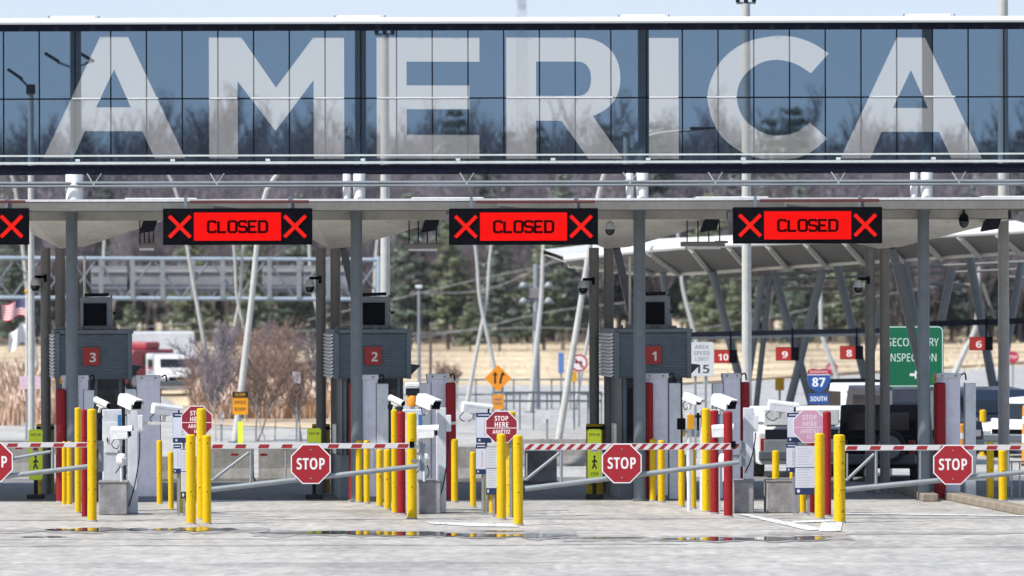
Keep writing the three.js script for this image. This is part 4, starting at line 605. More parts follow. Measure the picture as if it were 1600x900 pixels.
{ const s0 = S(-gp(1279, 712).z), k = 1 / s0, sh = [[-17, 18], [-9, 20], [0, 18.5], [9, 20], [17, 18], [18.5, 2], [14, -9], [0, -19], [-14, -9], [-18.5, 2]].reverse().map(([a, b]) => [a * k, b * k]);
  const r = roadSign('route_shield', 'red and blue highway 87 shield above a blue SOUTH plate', 1279.5, 596, 37, 38, 712, canvasMat(256, 270, (x, w, h) => { x.fillStyle = '#284f92'; x.fillRect(0, 0, w, h); x.fillStyle = '#a02a3a'; x.fillRect(0, 0, w, 62); x.fillStyle = '#e6e8ee'; x.fillRect(0, 62, w, 8); word(x, 'INTERSTATE', w / 2, 36, 38, 196, '#e0c8cc'); word(x, '87', w / 2, 146, 132, 150, '#eef0f4'); }), { shape: sh, back: signWhite });
  part('plate', M.navy, r.t, box(33 / r.s, 18 / r.s, 0.02, 0, r.y - 27 / r.s, -0.005)); const f = faceGeo(rect(32 / r.s, 17 / r.s)); f.translate(0, r.y - 27 / r.s, 0.0065); print('plate_face', txtMat(192, 104, '#274f8e', [['SOUTH', 96, 52, 62, 160, '#e4e8f0']]), r.t, f);
  const g = faceGeo(rect(33 / r.s, 12 / r.s)); g.translate(0, r.y - 44 / r.s, 0.0065); part('plate', M.orange, r.t, box(33 / r.s, 13 / r.s, 0.02, 0, r.y - 44 / r.s, -0.005)); print('arrow_plate', canvasMat(128, 48, (x, w, h) => { x.fillStyle = '#e09010'; x.fillRect(0, 0, w, h); x.fillStyle = '#241a10'; x.beginPath(); x.moveTo(64, 8); x.lineTo(92, 30); x.lineTo(70, 30); x.lineTo(70, 44); x.lineTo(50, 44); x.lineTo(50, 30); x.lineTo(36, 30); x.fill(); }), r.t, g); }
roadSign('secondary_inspection_sign', 'large green SECONDARY INSPECTION sign with a right arrow', 1428, 557, 94, 96, 742, canvasMat(512, 520, (x, w, h) => { x.fillStyle = '#0a6b4a'; x.fillRect(0, 0, w, h); x.strokeStyle = '#cfe0d8'; x.lineWidth = 9; x.beginPath(); x.roundRect(10, 10, w - 20, h - 20, 40); x.stroke(); word(x, 'SECONDARY', w / 2 - 6, 138, 94, 440, '#dfeae6', 'normal'); word(x, 'INSPECTION', w / 2 - 14, 268, 94, 430, '#dfeae6', 'normal'); x.fillStyle = '#e8f0ec'; x.fillRect(222, 402, 50, 24); x.beginPath(); x.moveTo(266, 374); x.lineTo(314, 414); x.lineTo(266, 454); x.fill(); }), { posts: [-0.52, 0.42], back: signWhite });
for (const [px, py, lab] of [[1300, 575, 'tiny red stop sign far off right of the highway 87 shield'], [1583, 558, 'tiny red stop sign far off at the right edge']]) { const s0 = S(-gp(px, 618).z); roadSign('far_stop_sign', lab, px, py, 18, 18, 618, txtMat(96, 96, '#b23048', [['STOP', 48, 48, 38, 72, '#e8d8dc']]), { shape: octagon(9 / s0) }); }
// fluorescent pedestrian signs and the yellow wraps beside them
for (const [px, yt, x2, lab] of [[56, 669, 71, 'the left booth'], [491, 667, 502, 'the middle booth'], [929, 669, 930, 'the right booth']]) {
  const g = gp(px, 780), d = -g.z, s = S(d), t = thing('crosswalk_sign', 'fluorescent yellow green crosswalk sign standing left of ' + lab, 'sign', g);
  part('base', M.rubber, t, rbox(0.36, 0.10, 0.3, 0.03, 0, 0.05, 0)); part('stand', M.gasket, t, box(0.08, 0.4, 0.05, 0, 0.28, -0.03)); const h = (748 - yt) / s, w = 22 / s; part('panel', M.fluor, t, extrude(rrect(w, h, 0.05), 0.04).translate(0, 0.40 + h / 2, -0.02));
  const f = faceGeo(rect(w * 0.9, h * 0.94)); f.translate(0, 0.40 + h / 2, 0.0225); print('face', canvasMat(96, 288, (x, W, H) => { x.fillStyle = '#ecfc2a'; x.fillRect(0, 0, W, H); word(x, 'STATE LAW', W / 2, 24, 22, 80, '#3a3d10'); x.fillStyle = '#d9d2d0'; x.fillRect(20, 74, 56, 56); x.fillStyle = '#a82a34'; x.fillRect(30, 84, 36, 36); x.fillStyle = '#23220f'; x.beginPath(); x.arc(48, 158, 9, 0, 7); x.fill(); x.lineWidth = 11; x.strokeStyle = '#23220f'; x.beginPath(); x.moveTo(48, 168); x.lineTo(46, 200); x.lineTo(32, 230); x.moveTo(46, 200); x.lineTo(62, 230); x.moveTo(48, 174); x.lineTo(66, 192); x.moveTo(48, 174); x.lineTo(32, 192); x.stroke(); word(x, 'STOP', W / 2, 262, 26, 60, '#3a3d10'); }), t, f);
  const q = gp(x2, 772.4), b = thing('column_guard', 'yellow guard wrapped around the foot of the rear column left of ' + lab, 'guard', q), sq = F / -q.z; part('wrap', M.yellow, b, cyl(0.19, 0.19, 110 / sq, 0, 55 / sq, 0, 20)); part('band', M.black, b, cyl(0.193, 0.193, 0.06, 0, 104 / sq, 0, 20));
}

// ---------------------------------------------------------------- concrete barriers, rail, kiosks
function jersey(x0, x1, yt, yb, mat, label, marks) {
  const a = gp(x0, yb), b = gp(x1, yb), s = F / -a.z, L = b.x - a.x, h = (yb - yt) / s, t = thing('concrete_barrier', label, 'concrete barrier', V((a.x + b.x) / 2, 0, a.z), rr(-0.03, 0.03));
  part('body', mat, t, extrude([[-0.3, 0], [0.3, 0], [0.3, 0.08 * h], [0.16, 0.38 * h], [0.09, h], [-0.09, h], [-0.16, 0.38 * h], [-0.3, 0.08 * h]], L - 0.08, 0.012).rotateY(Math.PI / 2).translate(-L / 2 + 0.04, 0.012, 0));
  part('foot', M.concrete, t, box(L, 0.06, 0.7, 0, 0.03, 0)); for (const m of marks || []) part('reflector', M.red, t, box(0.16, 0.05, 0.01, (m - (x0 + x1) / 2) / s, h * 0.82, 0.125));
}
jersey(318, 398, 701, 752, M.concrete, 'pale concrete barrier behind the left tip of the second arm', [367]); jersey(402, 500, 701, 752, M.concrete, 'pale concrete barrier behind the STOP sign between the left and middle booths', [412]); jersey(500, 560, 701, 752, M.concrete, 'pale concrete barrier partly hidden by the crosswalk sign of the middle booth');
jersey(-30, 52, 690, 745, M.concrete, 'pale concrete barrier at the left edge behind the first arm', [30]); jersey(818, 872, 706, 756, M.block, 'dark grey concrete barrier behind the tip of the third arm'); jersey(655, 790, 700, 752, M.block, 'grey concrete barrier behind the notice boards of the middle booth'); jersey(796, 935, 688, 728, M.concrete, 'long low concrete barrier behind the tight striped arm'); jersey(250, 318, 715, 752, M.concrete, 'pale low concrete barrier behind the low yellow bollards of the left booth');
{ const a = gp(770, 672), b = gp(940, 672), t = thing('guard_rail', 'dark metal guard rail behind the third barrier arm', 'guard rail', a), L = b.x - a.x; for (const y of [0.85, 1.1]) part('rail', M.rail, t, box(L, 0.06, 0.06, L / 2, y, 0)); for (let i = 0; i < 9; i++) part('rail_post', M.rail, t, box(0.04, 1.12, 0.05, L * i / 8, 0.56, -0.05)); }
{ const a = gp(655, 640), t = thing('guard_rail', 'thin pale fence along the road behind the middle booth', 'guard rail', a); for (const y of [0.5, 1.0]) part('rail', M.galv, t, box(7, 0.06, 0.05, 3.5, y, 0)); for (let i = 0; i < 12; i++) part('rail_post', M.galv, t, box(0.05, 1.05, 0.05, 7 * i / 11, 0.52, -0.04)); }
for (const [px, n, py, lab] of [[1128, '10', 557, 'leftmost red plaque, numbered 10, under the secondary canopy'], [1224.5, '9', 553, 'red plaque numbered 9 left of the highway shield under the secondary canopy'], [1325, '8', 551, 'red plaque numbered 8 right of the highway shield under the secondary canopy'], [1527.5, '6', 537, 'rightmost red plaque, numbered 6, under the secondary canopy']]) {
  const d = 170, s = S(d), t = thing('number_plaque', lab, 'plaque', at(px, py, d)); part('box', M.black, t, rbox(36 / s, 21 / s, 0.25, 0.01, 6 / s, 0, -0.14)); const f = faceGeo(rect(24 / s, 20 / s)); f.translate(-0.5 / s, 0, -0.008); print('number', digitMat(n), t, f); part('hanger', M.black, t, box(0.05, 0.62, 0.05, 14 / s, 0.36, -0.1));
}
// ---------------------------------------------------------------- secondary inspection canopy with raking columns
{
  const t = thing('secondary_canopy', 'long white winged canopy on raking grey columns at right', 'canopy', V(0, 0, -178)), O = t.position, Q = (x, y, d) => at(x, y, d).sub(O);
  const front = [[884, 408, 179], [950, 400, 177.5], [1080, 388.5, 175], [1200, 383, 173], [1320, 378, 171], [1440, 372, 169], [1560, 366, 167], [1700, 358, 165]].map((a) => Q(...a)), valley = [[890, 412.5, 182], [1000, 424, 184], [1080, 424, 183], [1200, 416, 181], [1320, 408.5, 179], [1440, 401, 177], [1560, 393, 175], [1700, 384, 173]].map((a) => Q(...a));
  const back = front.map((p, i) => V(p.x - 0.6, p.y + 0.2, valley[i].z * 2 - p.z));
  const sheet = (a, b, th) => { const pos = [], idx = []; for (const k of [0, th]) for (let i = 0; i < a.length; i++) { pos.push(a[i].x, a[i].y + k, a[i].z, b[i].x, b[i].y + k, b[i].z); } const n = a.length, q = (p, r, s2, u) => idx.push(p, r, s2, p, s2, u); for (let i = 0; i + 1 < n; i++) { q(2 * i, 2 * i + 1, 2 * i + 3, 2 * i + 2); const o = 2 * n; q(o + 2 * i, o + 2 * i + 2, o + 2 * i + 3, o + 2 * i + 1); q(2 * i, 2 * i + 2, o + 2 * i + 2, o + 2 * i); q(2 * i + 1, o + 2 * i + 1, o + 2 * i + 3, 2 * i + 3); } const g = new THREE.BufferGeometry(); g.setAttribute('position', new THREE.Float32BufferAttribute(pos, 3)); g.setIndex(idx); const h = g.toNonIndexed(); h.computeVertexNormals(); h.setAttribute('uv', new THREE.Float32BufferAttribute(new Float32Array(h.attributes.position.count * 2), 2)); return h; };
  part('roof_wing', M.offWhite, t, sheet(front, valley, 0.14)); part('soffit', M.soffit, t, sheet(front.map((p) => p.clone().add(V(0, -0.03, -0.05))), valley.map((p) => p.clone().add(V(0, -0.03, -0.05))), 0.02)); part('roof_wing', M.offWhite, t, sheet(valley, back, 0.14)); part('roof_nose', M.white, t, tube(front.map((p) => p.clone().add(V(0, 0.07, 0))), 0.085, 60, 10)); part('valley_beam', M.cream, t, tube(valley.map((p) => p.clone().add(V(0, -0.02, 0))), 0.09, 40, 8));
  const lerpL = (l, f) => { const k = f * (l.length - 1), i = Math.min(l.length - 2, Math.floor(k)); return l[i].clone().lerp(l[i + 1], k - i); };
  for (let i = 1; i < 14; i++) { const a = lerpL(front, i / 14), b = lerpL(valley, Math.min(1, i / 14 + 0.035)); const g = new THREE.BufferGeometry(), v = [a, b, b.clone().add(V(0, -0.10, 0)), a.clone().add(V(0, -0.03, 0))]; part('rib', M.beam, t, bar(a.clone().add(V(0, -0.04, 0)), b.clone().add(V(0, -0.10, 0)), 0.10, 0.16)); }
  const dd = 181;
  for (const [x0, y0, x1, y1, w, m] of [[1113, 424, 1172, 640, 13, 0], [1206, 417, 1276, 650, 13, 0], [1306, 409, 1368, 640, 13, 0], [1410, 403, 1462, 600, 13, 0], [1514, 396, 1562, 620, 14, 0], [1285, 425, 1228, 650, 13, 1], [1192, 430, 1160, 560, 12, 1], [1204, 430, 1180, 560, 9, 0], [1488, 418, 1440, 610, 13, 1], [1596, 410, 1556, 600, 12, 0], [1390, 420, 1340, 640, 12, 1], [1036, 426, 1062, 560, 11, 0]]) { const a = Q(x0, y0, dd), g = gp(x1, y1), b = V(Q(x1 + (x1 - x0) * 0.12, y1, dd).x, 0, a.z - 0.5); part('raking_column', m ? M.steel : M.columnGrey, t, rod(b, a, w / 2 / S(dd))); part('column_foot', M.yellow, t, rod(b, b.clone().lerp(a, 0.18), w / 1.7 / S(dd))); }
  part('service_duct', M.gasket, t, bar(Q(1070, 523, 172), Q(1470, 514, 172), 0.13, 0.4)); part('service_duct', M.gasket, t, bar(Q(1450, 506, 172), Q(1700, 498, 172), 0.15, 0.4)); part('duct_edge', M.rail, t, bar(Q(1070, 529, 171.6), Q(1470, 520, 171.6), 0.06, 0.05));
  for (const [x0, y0, x1, y1, r] of [[1100, 434, 1700, 404, 0.045], [1150, 441, 1700, 416, 0.04], [1230, 451, 1330, 452, 0.05], [1450, 443, 1516, 446, 0.06], [1516, 446, 1530, 500, 0.05], [1536, 443, 1554, 500, 0.05], [1265, 430, 1265, 446, 0.04], [1560, 432, 1700, 440, 0.05]]) part('service_pipe', M.brownSteel, t, rod(Q(x0, y0, 184), Q(x1, y1, 184), r));
}
// ---------------------------------------------------------------- flags
{ const g = gp(42, 640), d = -g.z, s = S(d), P = (x, y) => at(x, y, d).sub(g), t = thing('flag_pole', 'thin white flag pole left of the left booth', 'flag pole', g); const H = P(42, 458).y; part('pole', M.white, t, cyl(0.06, 0.035, H, 0, H / 2, 0, 10)); part('finial', M.amber, t, new THREE.SphereGeometry(0.07, 10, 8).translate(0, H + 0.05, 0));
  const cloth = (w, h, amp, sag) => { const q = new THREE.PlaneGeometry(w, h, 24, 10), p = q.attributes.position; for (let i = 0; i < p.count; i++) { const u = (p.getX(i) + w / 2) / w; p.setZ(i, amp * Math.sin(u * 9 + p.getY(i) * 1.3) * (0.2 + u)); p.setY(i, p.getY(i) - sag * u * u + 0.06 * Math.sin(u * 7)); } q.rotateY(Math.PI).translate(-w / 2 - 0.04, 0, 0); q.computeVertexNormals(); return q; };
  const fl = canvasMat(256, 160, (x, w, h) => { for (let i = 0; i < 13; i++) { x.fillStyle = i % 2 ? '#e6e0e2' : '#b5283a'; x.fillRect(0, i * h / 13, w, h / 13 + 1); } x.fillStyle = '#2b3264'; x.fillRect(0, 0, w * 0.4, h * 7 / 13); x.fillStyle = '#e6e6ee'; for (let a = 0; a < 6; a++) for (let b = 0; b < 5; b++) x.fillRect(8 + a * 16, 8 + b * 16, 5, 5); }, { side: THREE.DoubleSide, roughness: 0.9 }); fl.map.wrapS = THREE.RepeatWrapping; fl.map.repeat.x = 1;
  const f1 = thing('flag', 'red white and blue striped flag flying at the left edge', 'flag', g.clone().add(V(0, P(0, 482).y, 0)), -0.1); print('cloth', fl, f1, cloth(38 / s, 26 / s, 0.09, 0.18)); const f2 = thing('flag', 'white flag fluttering below the striped flag', 'flag', g.clone().add(V(0, P(0, 522).y, 0)), 0.25); print('cloth', std(0.75, 0.76, 0.78, 0.9), f2, cloth(26 / s, 30 / s, 0.14, 0.35)); for (const f of [f1, f2]) for (const k of [-1, 1]) part('halyard_clip', M.galv, f, box(0.05, 0.05, 0.05, -0.02, k * 0.15, 0)); }
// lattice tower far beyond the wood
{ const d = 520, t = thing('radio_tower', 'faint lattice radio tower far behind the letter R', 'tower', V(at(815, 0, d).x, 0, -d)), mt = std(0.42, 0.46, 0.52, 0.7), H = at(815, -60, d).y; for (const [x, z] of [[-0.25, 0.2], [0.25, 0.2], [0, -0.25]]) part('leg', mt, t, rod(V(x * 2.2, 0, z * 2.2), V(x, H, z), 0.05, 0.04, 6)); for (let y = 2; y < H; y += 1) part('lacing', mt, t, rod(V(-0.3, y, 0.24), V(0.3, y + 1, 0.24), 0.02, 0.02, 5)); part('antenna', mt, t, box(0.5, 0.5, 0.3, 0, at(0, 12, d).y, 0.3), box(0.7, 0.3, 0.3, 0, at(0, 2, d).y, 0.3)); }

// ---------------------------------------------------------------- vehicles
function vehicle(name, label, cat, px, yb, W, H, L, yaw, body, o = {}) {
  const g = gp(px, yb), t = thing(name, label, cat, g, yaw), hood = o.hood ?? 0.42, gl = o.glass ?? 0.55;   // front looks along +z
  const prof = o.box ? [[-L / 2, 0.35], [L / 2, 0.35], [L / 2, H * 0.45], [L / 2 - 0.25, H * 0.62], [L / 2 - 0.75, H], [-L / 2, H]] : [[-L / 2, 0.35], [L / 2, 0.35], [L / 2 + 0.02, H * 0.42], [L / 2 - 0.1, H * gl], [L / 2 - L * 0.28, H * (gl + 0.04)], [L / 2 - L * 0.40, H * 0.97], [-L * (o.bed ? 0.05 : 0.40), H], [-L * (o.bed ? 0.14 : 0.48), H * (gl + 0.05)], [-L / 2, H * (gl + 0.02)]];
  part('body', body, t, extrude(prof, W - 0.12, 0.05).rotateY(-Math.PI / 2).translate(W / 2 - 0.06, 0, 0));
  const y0 = H * (gl + 0.06), y1 = H * 0.93, zf = L / 2 - L * (o.box ? 0.1 : 0.34);
  part('windscreen', M.darkGlass, t, box(W * 0.82, (y1 - y0) * 1.15, 0.03, 0, 0, 0).rotateX(o.box ? -0.5 : -0.95 + 0.2).translate(0, (y0 + y1) / 2, zf + 0.07)); part('rear_window', M.darkGlass, t, box(W * 0.78, y1 - y0, 0.04, 0, (y0 + y1) / 2, (o.box ? -L / 2 - 0.055 : -L * (o.bed ? 0.095 : 0.46) - 0.04)));
  for (const k of [-1, 1]) { part('side_window', M.darkGlass, t, box(0.03, (y1 - y0) * 0.85, L * 0.22, k * (W / 2 - 0.005), (y0 + y1) / 2, L * 0.02)); part('side_window', M.darkGlass, t, box(0.03, (y1 - y0) * 0.85, L * (o.bed ? 0.02 : 0.2), k * (W / 2 - 0.005), (y0 + y1) / 2, -L * (o.bed ? 0.1 : 0.22))); part('headlight', M.alu, t, rbox(0.34, 0.16, 0.06, 0.02, k * W * 0.36, H * 0.42, L / 2 + 0.055)); part('tail_light', M.lampRed, t, rbox(0.16, 0.34, 0.05, 0.02, k * W * 0.43, H * 0.46, -L / 2 - 0.055)); part('mirror', body, t, rbox(0.18, 0.16, 0.1, 0.03, k * (W / 2 + 0.14), H * 0.6, L * 0.17));
    for (const z of [0.32, -0.3]) { const w = part('wheel', M.rubber, t, cyl(0.37, 0.37, 0.24, 0, 0, 0, 24).rotateZ(Math.PI / 2).translate(k * (W / 2 - 0.1), 0.37, z * L)); part('rim', M.alu, w, cyl(0.21, 0.21, 0.02, 0, 0, 0, 18).rotateZ(Math.PI / 2).translate(k * (W / 2 + 0.03), 0.37, z * L)); } }
  part('bumper', o.bumper || M.rail, t, rbox(W * 0.98, 0.2, 0.14, 0.04, 0, 0.5, L / 2 + 0.06)); part('bumper', o.bumper || M.rail, t, rbox(W * 0.98, 0.22, 0.14, 0.04, 0, 0.5, -L / 2 - 0.08)); part('grille', M.black, t, rbox(W * 0.5, 0.28, 0.05, 0.02, 0, H * 0.40, L / 2 + 0.05)); part('licence_plate', M.white, t, box(0.32, 0.15, 0.02, 0, 0.62, -L / 2 - 0.155));
  return t;
}
{ const t = vehicle('white_van', 'white van parked behind the concrete blocks at right', 'van', 1236, 741, 2.0, 1.56, 4.6, Math.PI + 0.06, M.white, { glass: 0.60 }); part('rear_panel', M.white, t, rbox(1.7, 0.36, 0.05, 0.02, 0, 1.36, -2.34)); part('hatch_gap', M.gasket, t, box(1.66, 0.22, 0.05, 0, 0.98, -2.36)); part('lower_panel', M.galv, t, rbox(1.72, 0.36, 0.05, 0.02, 0, 0.68, -2.37)); }
{ const t = vehicle('dark_suv', 'black off-road car with a round spare wheel behind the rightmost barrier', 'car', 1386, 748, 1.75, 1.65, 4.4, Math.PI - 0.15, M.black, {}); part('spare_wheel', M.rubber, t, cyl(0.36, 0.36, 0.2, 0, 0, 0, 24).rotateX(Math.PI / 2).translate(-0.28, 0.78, -2.36)); part('wheel_cover', M.galv, t, cyl(0.26, 0.24, 0.03, 0, 0, 0, 20).rotateX(Math.PI / 2).translate(-0.28, 0.78, -2.475)); }
vehicle('white_pickup', 'white pickup facing the camera behind the columns at right', 'pickup', 1356, 703, 1.9, 1.7, 5.0, 0.25, M.white, { bed: true }); vehicle('black_pickup', 'dark pickup right of the highway 87 shield', 'pickup', 1330, 698, 1.9, 1.75, 5.2, 0.8, M.black, { bed: true });
vehicle('blue_suv', 'dark blue car at the far right behind the tall grey pole', 'car', 1550, 706, 1.75, 1.6, 4.0, 0.15, paint(0.012, 0.02, 0.045, 0.3), {}); vehicle('white_car', 'white car cut off by the right edge of the frame', 'car', 1634, 712, 1.85, 1.45, 4.4, -0.5, M.white, {}); vehicle('dark_suv', 'dark car behind the green secondary inspection sign', 'car', 1425, 722, 1.95, 1.8, 4.6, 0.3, paint(0.03, 0.03, 0.04, 0.25), {});
vehicle('white_van', 'white van far off left of the bare thicket', 'van', 274, 618, 1.8, 1.5, 4.4, 0.15, M.white, { box: true });
{ const t = vehicle('red_truck', 'red truck cab right of the left booth', 'truck', 208, 610, 1.5, 1.55, 3.6, -0.5, paint(0.36, 0.05, 0.07, 0.5), { box: true }); part('air_deflector', paint(0.36, 0.05, 0.07, 0.5), t, rbox(1.3, 0.3, 1.0, 0.1, 0, 1.75, -0.5)); const b = thing('white_trailer', 'white box trailer behind the red truck cab', 'trailer', gp(252, 603), 0.1); part('box', M.white, b, rbox(2.6, 1.5, 2.2, 0.04, 0, 1.45, 0)); part('chassis', M.gasket, b, box(2.4, 0.2, 1.8, 0, 0.6, 0)); for (const k of [-1, 1]) part('wheel', M.rubber, b, cyl(0.4, 0.4, 0.25, 0, 0, 0, 18).rotateX(Math.PI / 2).translate(k * 0.9, 0.4, 0.9)); part('trim', M.alu, b, box(2.62, 0.06, 2.22, 0, 0.72, 0)); }
// traffic barrels and small things at the right edge
function barrel(px, yt, yb, w, lab) { const g = gp(px, yb), s = F / -g.z, h = (yb - yt) / s, r = w / 2 / s, t = thing('traffic_barrel', lab, 'barrel', g); part('drum', M.orange, t, lathe([[r, 0.06], [r * 0.94, h * 0.5], [r * 0.82, h * 0.96], [r * 0.5, h], [0.001, h]])); part('base', M.rubber, t, cyl(r * 1.2, r * 1.1, 0.06, 0, 0.03, 0)); part('white_band', M.white, t, cyl(r * 0.99, r * 0.95, h * 0.14, 0, h * 0.45, 0)); part('white_band', M.white, t, cyl(r * 0.93, r * 0.89, h * 0.12, 0, h * 0.75, 0)); }
barrel(1604, 632, 728, 15, 'orange and white barrel at the right edge behind the last barrier'); barrel(1502, 662, 738, 15, 'orange and white barrel seen between the panels of the right portal monitor');
{ const a = gp(1566, 782), t = thing('bike_rack', 'row of thin grey metal bars at the right edge', 'rack', a); part('rail', M.galv, t, box(1.4, 0.04, 0.04, 0.7, 0.78, -0.3)); for (let i = 0; i < 9; i++) part('bar', M.galv, t, cyl(0.015, 0.015, 0.78, 0.05 + i * 0.165, 0.39, -0.3, 8)); }
for (const [px, lab] of [[1328, 'yellow post left of the dark cars'], [1462, 'yellow post under the secondary canopy behind the monitor'], [1536, 'thick yellow post beside the blue car']]) { const g = gp(px, 712), t = thing('bollard', lab, 'bollard', g); const s = F / -g.z; part('post', M.yellow, t, cyl(5.2 / s, 5.2 / s, 70 / s, 0, 35 / s, 0)); part('cap', M.yellow, t, new THREE.SphereGeometry(5.1 / s, 16, 8, 0, 7, 0, 1.57).scale(1, 0.4, 1).translate(0, 70 / s, 0)); }

// ---------------------------------------------------------------- trees, thicket, reeds
function tris() { const pos = [], nor = []; return { pos, nor, tri(a, b, c, n) { for (const p of [a, b, c]) { pos.push(p.x, p.y, p.z); nor.push(n.x, n.y, n.z); } }, geo() { const g = new THREE.BufferGeometry(); g.setAttribute('position', new THREE.Float32BufferAttribute(pos, 3)); g.setAttribute('normal', new THREE.Float32BufferAttribute(nor, 3)); g.setAttribute('uv', new THREE.Float32BufferAttribute(new Float32Array(pos.length / 3 * 2), 2)); return g; } }; }
function limb(T, a, b, r0, r1) {                                                     // tapered three-sided limb
  const d = b.clone().sub(a).normalize(), u = (Math.abs(d.y) < 0.9 ? V(0, 1, 0) : V(1, 0, 0)).cross(d).normalize(), w = d.clone().cross(u);
  for (let k = 0; k < 3; k++) { const f = (k2) => { const t = k2 * 2 * Math.PI / 3; return u.clone().multiplyScalar(Math.cos(t)).addScaledVector(w, Math.sin(t)); }, n0 = f(k), n1 = f(k + 1), n = n0.clone().add(n1).normalize(); const p = a.clone().addScaledVector(n0, r0), q = a.clone().addScaledVector(n1, r0), p2 = b.clone().addScaledVector(n0, r1), q2 = b.clone().addScaledVector(n1, r1); T.tri(p, q, q2, n); T.tri(p, q2, p2, n); }
}
function bareTree(h, o = {}) {
  const trunk = tris(), twig = tris(), dirN = (d, spread) => d.clone().add(V(rr(-1, 1), rr(-0.5, 0.9), rr(-1, 1)).multiplyScalar(spread)).normalize();
  const grow = (p, d, L, r, lev) => {
    const n = lev ? 3 : 6; let q = p.clone(), dir = d.clone();
    for (let i = 0; i < n; i++) { const e = q.clone().addScaledVector(dir, L / n), r0 = r * (1 - 0.8 * i / n), r1 = r * (1 - 0.8 * (i + 1) / n); limb(lev < 2 ? trunk : twig, q, e, r0, r1); q = e; dir = dirN(dir, 0.12 + 0.1 * lev); if (lev < (o.levels ?? 3)) { const kids = lev === 0 ? (i < 1 ? 0 : 3) : lev === 1 ? 3 : 3; for (let k = 0; k < kids; k++) { const s = dirN(dir, lev === 0 ? 0.75 : 0.8); s.y = Math.abs(s.y) * 0.8 + (o.droop ? -0.1 : 0.25); s.normalize(); grow(q.clone(), s, L * (lev === 0 ? rr(0.32, 0.5) * (1.15 - 0.55 * i / n) : rr(0.35, 0.55)), r1 * 0.6 + (o.fat ?? 0.006), lev + 1); } } }
  };
  for (let k = 0; k < (o.stems ?? 1); k++) grow(V(k ? rr(-0.4, 0.4) : 0, 0, k ? rr(-0.4, 0.4) : 0), V(rr(-0.1, 0.1) + (k ? rr(-0.5, 0.5) : 0), 1, rr(-0.1, 0.1)).normalize(), h, o.r ?? h * 0.013, 0);
  const gs = [trunk.geo(), twig.geo()], top = Math.max(...gs.map((g) => { g.computeBoundingBox(); return g.boundingBox.max.y; }));
  return gs.map((g) => g.scale(h / top, h / top, h / top));
}
function pineTree(h, spread, dens) {
  const trunk = tris(), leaf = tris(); for (let i = 0; i < 5; i++) limb(trunk, V(0, h * i / 5, 0), V(0, h * (i + 1) / 5, 0), 0.16 * (1 - i / 6), 0.16 * (1 - (i + 1) / 6));
  const whorls = Math.round(h * 1.5);
  for (let i = 0; i < whorls; i++) { const f = (i + 0.5) / whorls, y = h * (0.10 + 0.9 * f), R = spread * Math.pow(1 - f, 0.75) * rr(0.65, 1.15) + 0.25, m = 5 + (rnd() * 3 | 0), a0 = rr(0, 6);
    for (let k = 0; k < m; k++) { const az = a0 + k * 2 * Math.PI / m + rr(-0.3, 0.3), L = R * rr(0.6, 1.1), tip = V(Math.cos(az) * L, y + L * rr(-0.05, 0.28), Math.sin(az) * L), b = V(0, y, 0); limb(trunk, b, tip, 0.035, 0.008);
      const nt = Math.round(dens * L); for (let j = 0; j < nt; j++) { const c = b.clone().lerp(tip, 0.25 + 0.75 * rnd()).add(V(rr(-1, 1), rr(-0.5, 0.7), rr(-1, 1)).multiplyScalar(0.28)), s = rr(0.10, 0.24), n = V(rr(-0.6, 0.6) + Math.cos(az) * 0.4, rr(0.2, 1), rr(-0.6, 0.6) + Math.sin(az) * 0.4).normalize(), u = V(rr(-1, 1), rr(-0.3, 0.6), rr(-1, 1)).normalize(), w = n.clone().cross(u).normalize(); leaf.tri(c.clone().addScaledVector(u, s * 1.5), c.clone().addScaledVector(u, -s).addScaledVector(w, s * 0.55), c.clone().addScaledVector(u, -s).addScaledVector(w, -s * 0.55), n); } } }
  return [trunk.geo(), leaf.geo()];
}
const leafM = (r, g, b) => { const m = new THREE.MeshPhysicalMaterial({ color: new THREE.Color().setRGB(r, g, b), roughness: 0.9, transmission: 0.4, thickness: 0, side: THREE.DoubleSide }); return m; };
const twigGrey = std(0.19, 0.17, 0.20, 0.95), twigRed = std(0.25, 0.165, 0.13, 0.95), pineA = leafM(0.10, 0.145, 0.10), pineB = leafM(0.165, 0.20, 0.10), pineC = leafM(0.085, 0.125, 0.115);
const bares = [0, 1, 2, 3].map((i) => bareTree(13 + i * 0.75, { levels: 3, r: 0.2, fat: 0.024 })), pines = [[11, 2.9, 30], [12.5, 3.2, 30], [9, 2.8, 32]].map((a) => pineTree(...a));
// the wood behind the field: many trees that read as one mass
function wood(name, label, cat, kinds, mats, list) {
  kinds.forEach(([tr, lf], k) => [[tr, mats[0], 'trunks'], [lf, mats[1 + k % (mats.length - 1)], 'crowns']].forEach(([g, m, what]) => {
    const mine = list.filter((_, i) => i % kinds.length === k), im = new THREE.InstancedMesh(g, m, mine.length), q = new THREE.Object3D();
    mine.forEach(([x, z, sc2, rot], i) => { q.position.set(x, -0.1, z); q.rotation.y = rot; q.scale.set(sc2 * rr(0.9, 1.1), sc2, sc2); q.updateMatrix(); im.setMatrixAt(i, q.matrix); const c = 0.8 + 0.4 * hash2(i, k, 7); im.setColorAt(i, new THREE.Color(c, c, c)); });
    im.name = numbered(name); im.userData = { kind: 'stuff', label: label + (what === 'trunks' ? ', trunks and limbs' : ', twigs and crowns'), category: cat }; im.castShadow = true; scene.add(im);
  }));
}
const spots = [], pspots = []; for (let i = 0; i < 1150; i++) { const z = -rr(405, 500), w = 86 * (-z / 420); spots.push([rr(-w, w), z, rr(0.75, 1.12) * (z > -425 ? 0.9 : 1.05), rr(0, 6.28)]); }
for (let i = 0; i < 70; i++) spots.push([rr(-80, 80), -rr(397, 410), rr(0.5, 0.95), rr(0, 6.28)]);
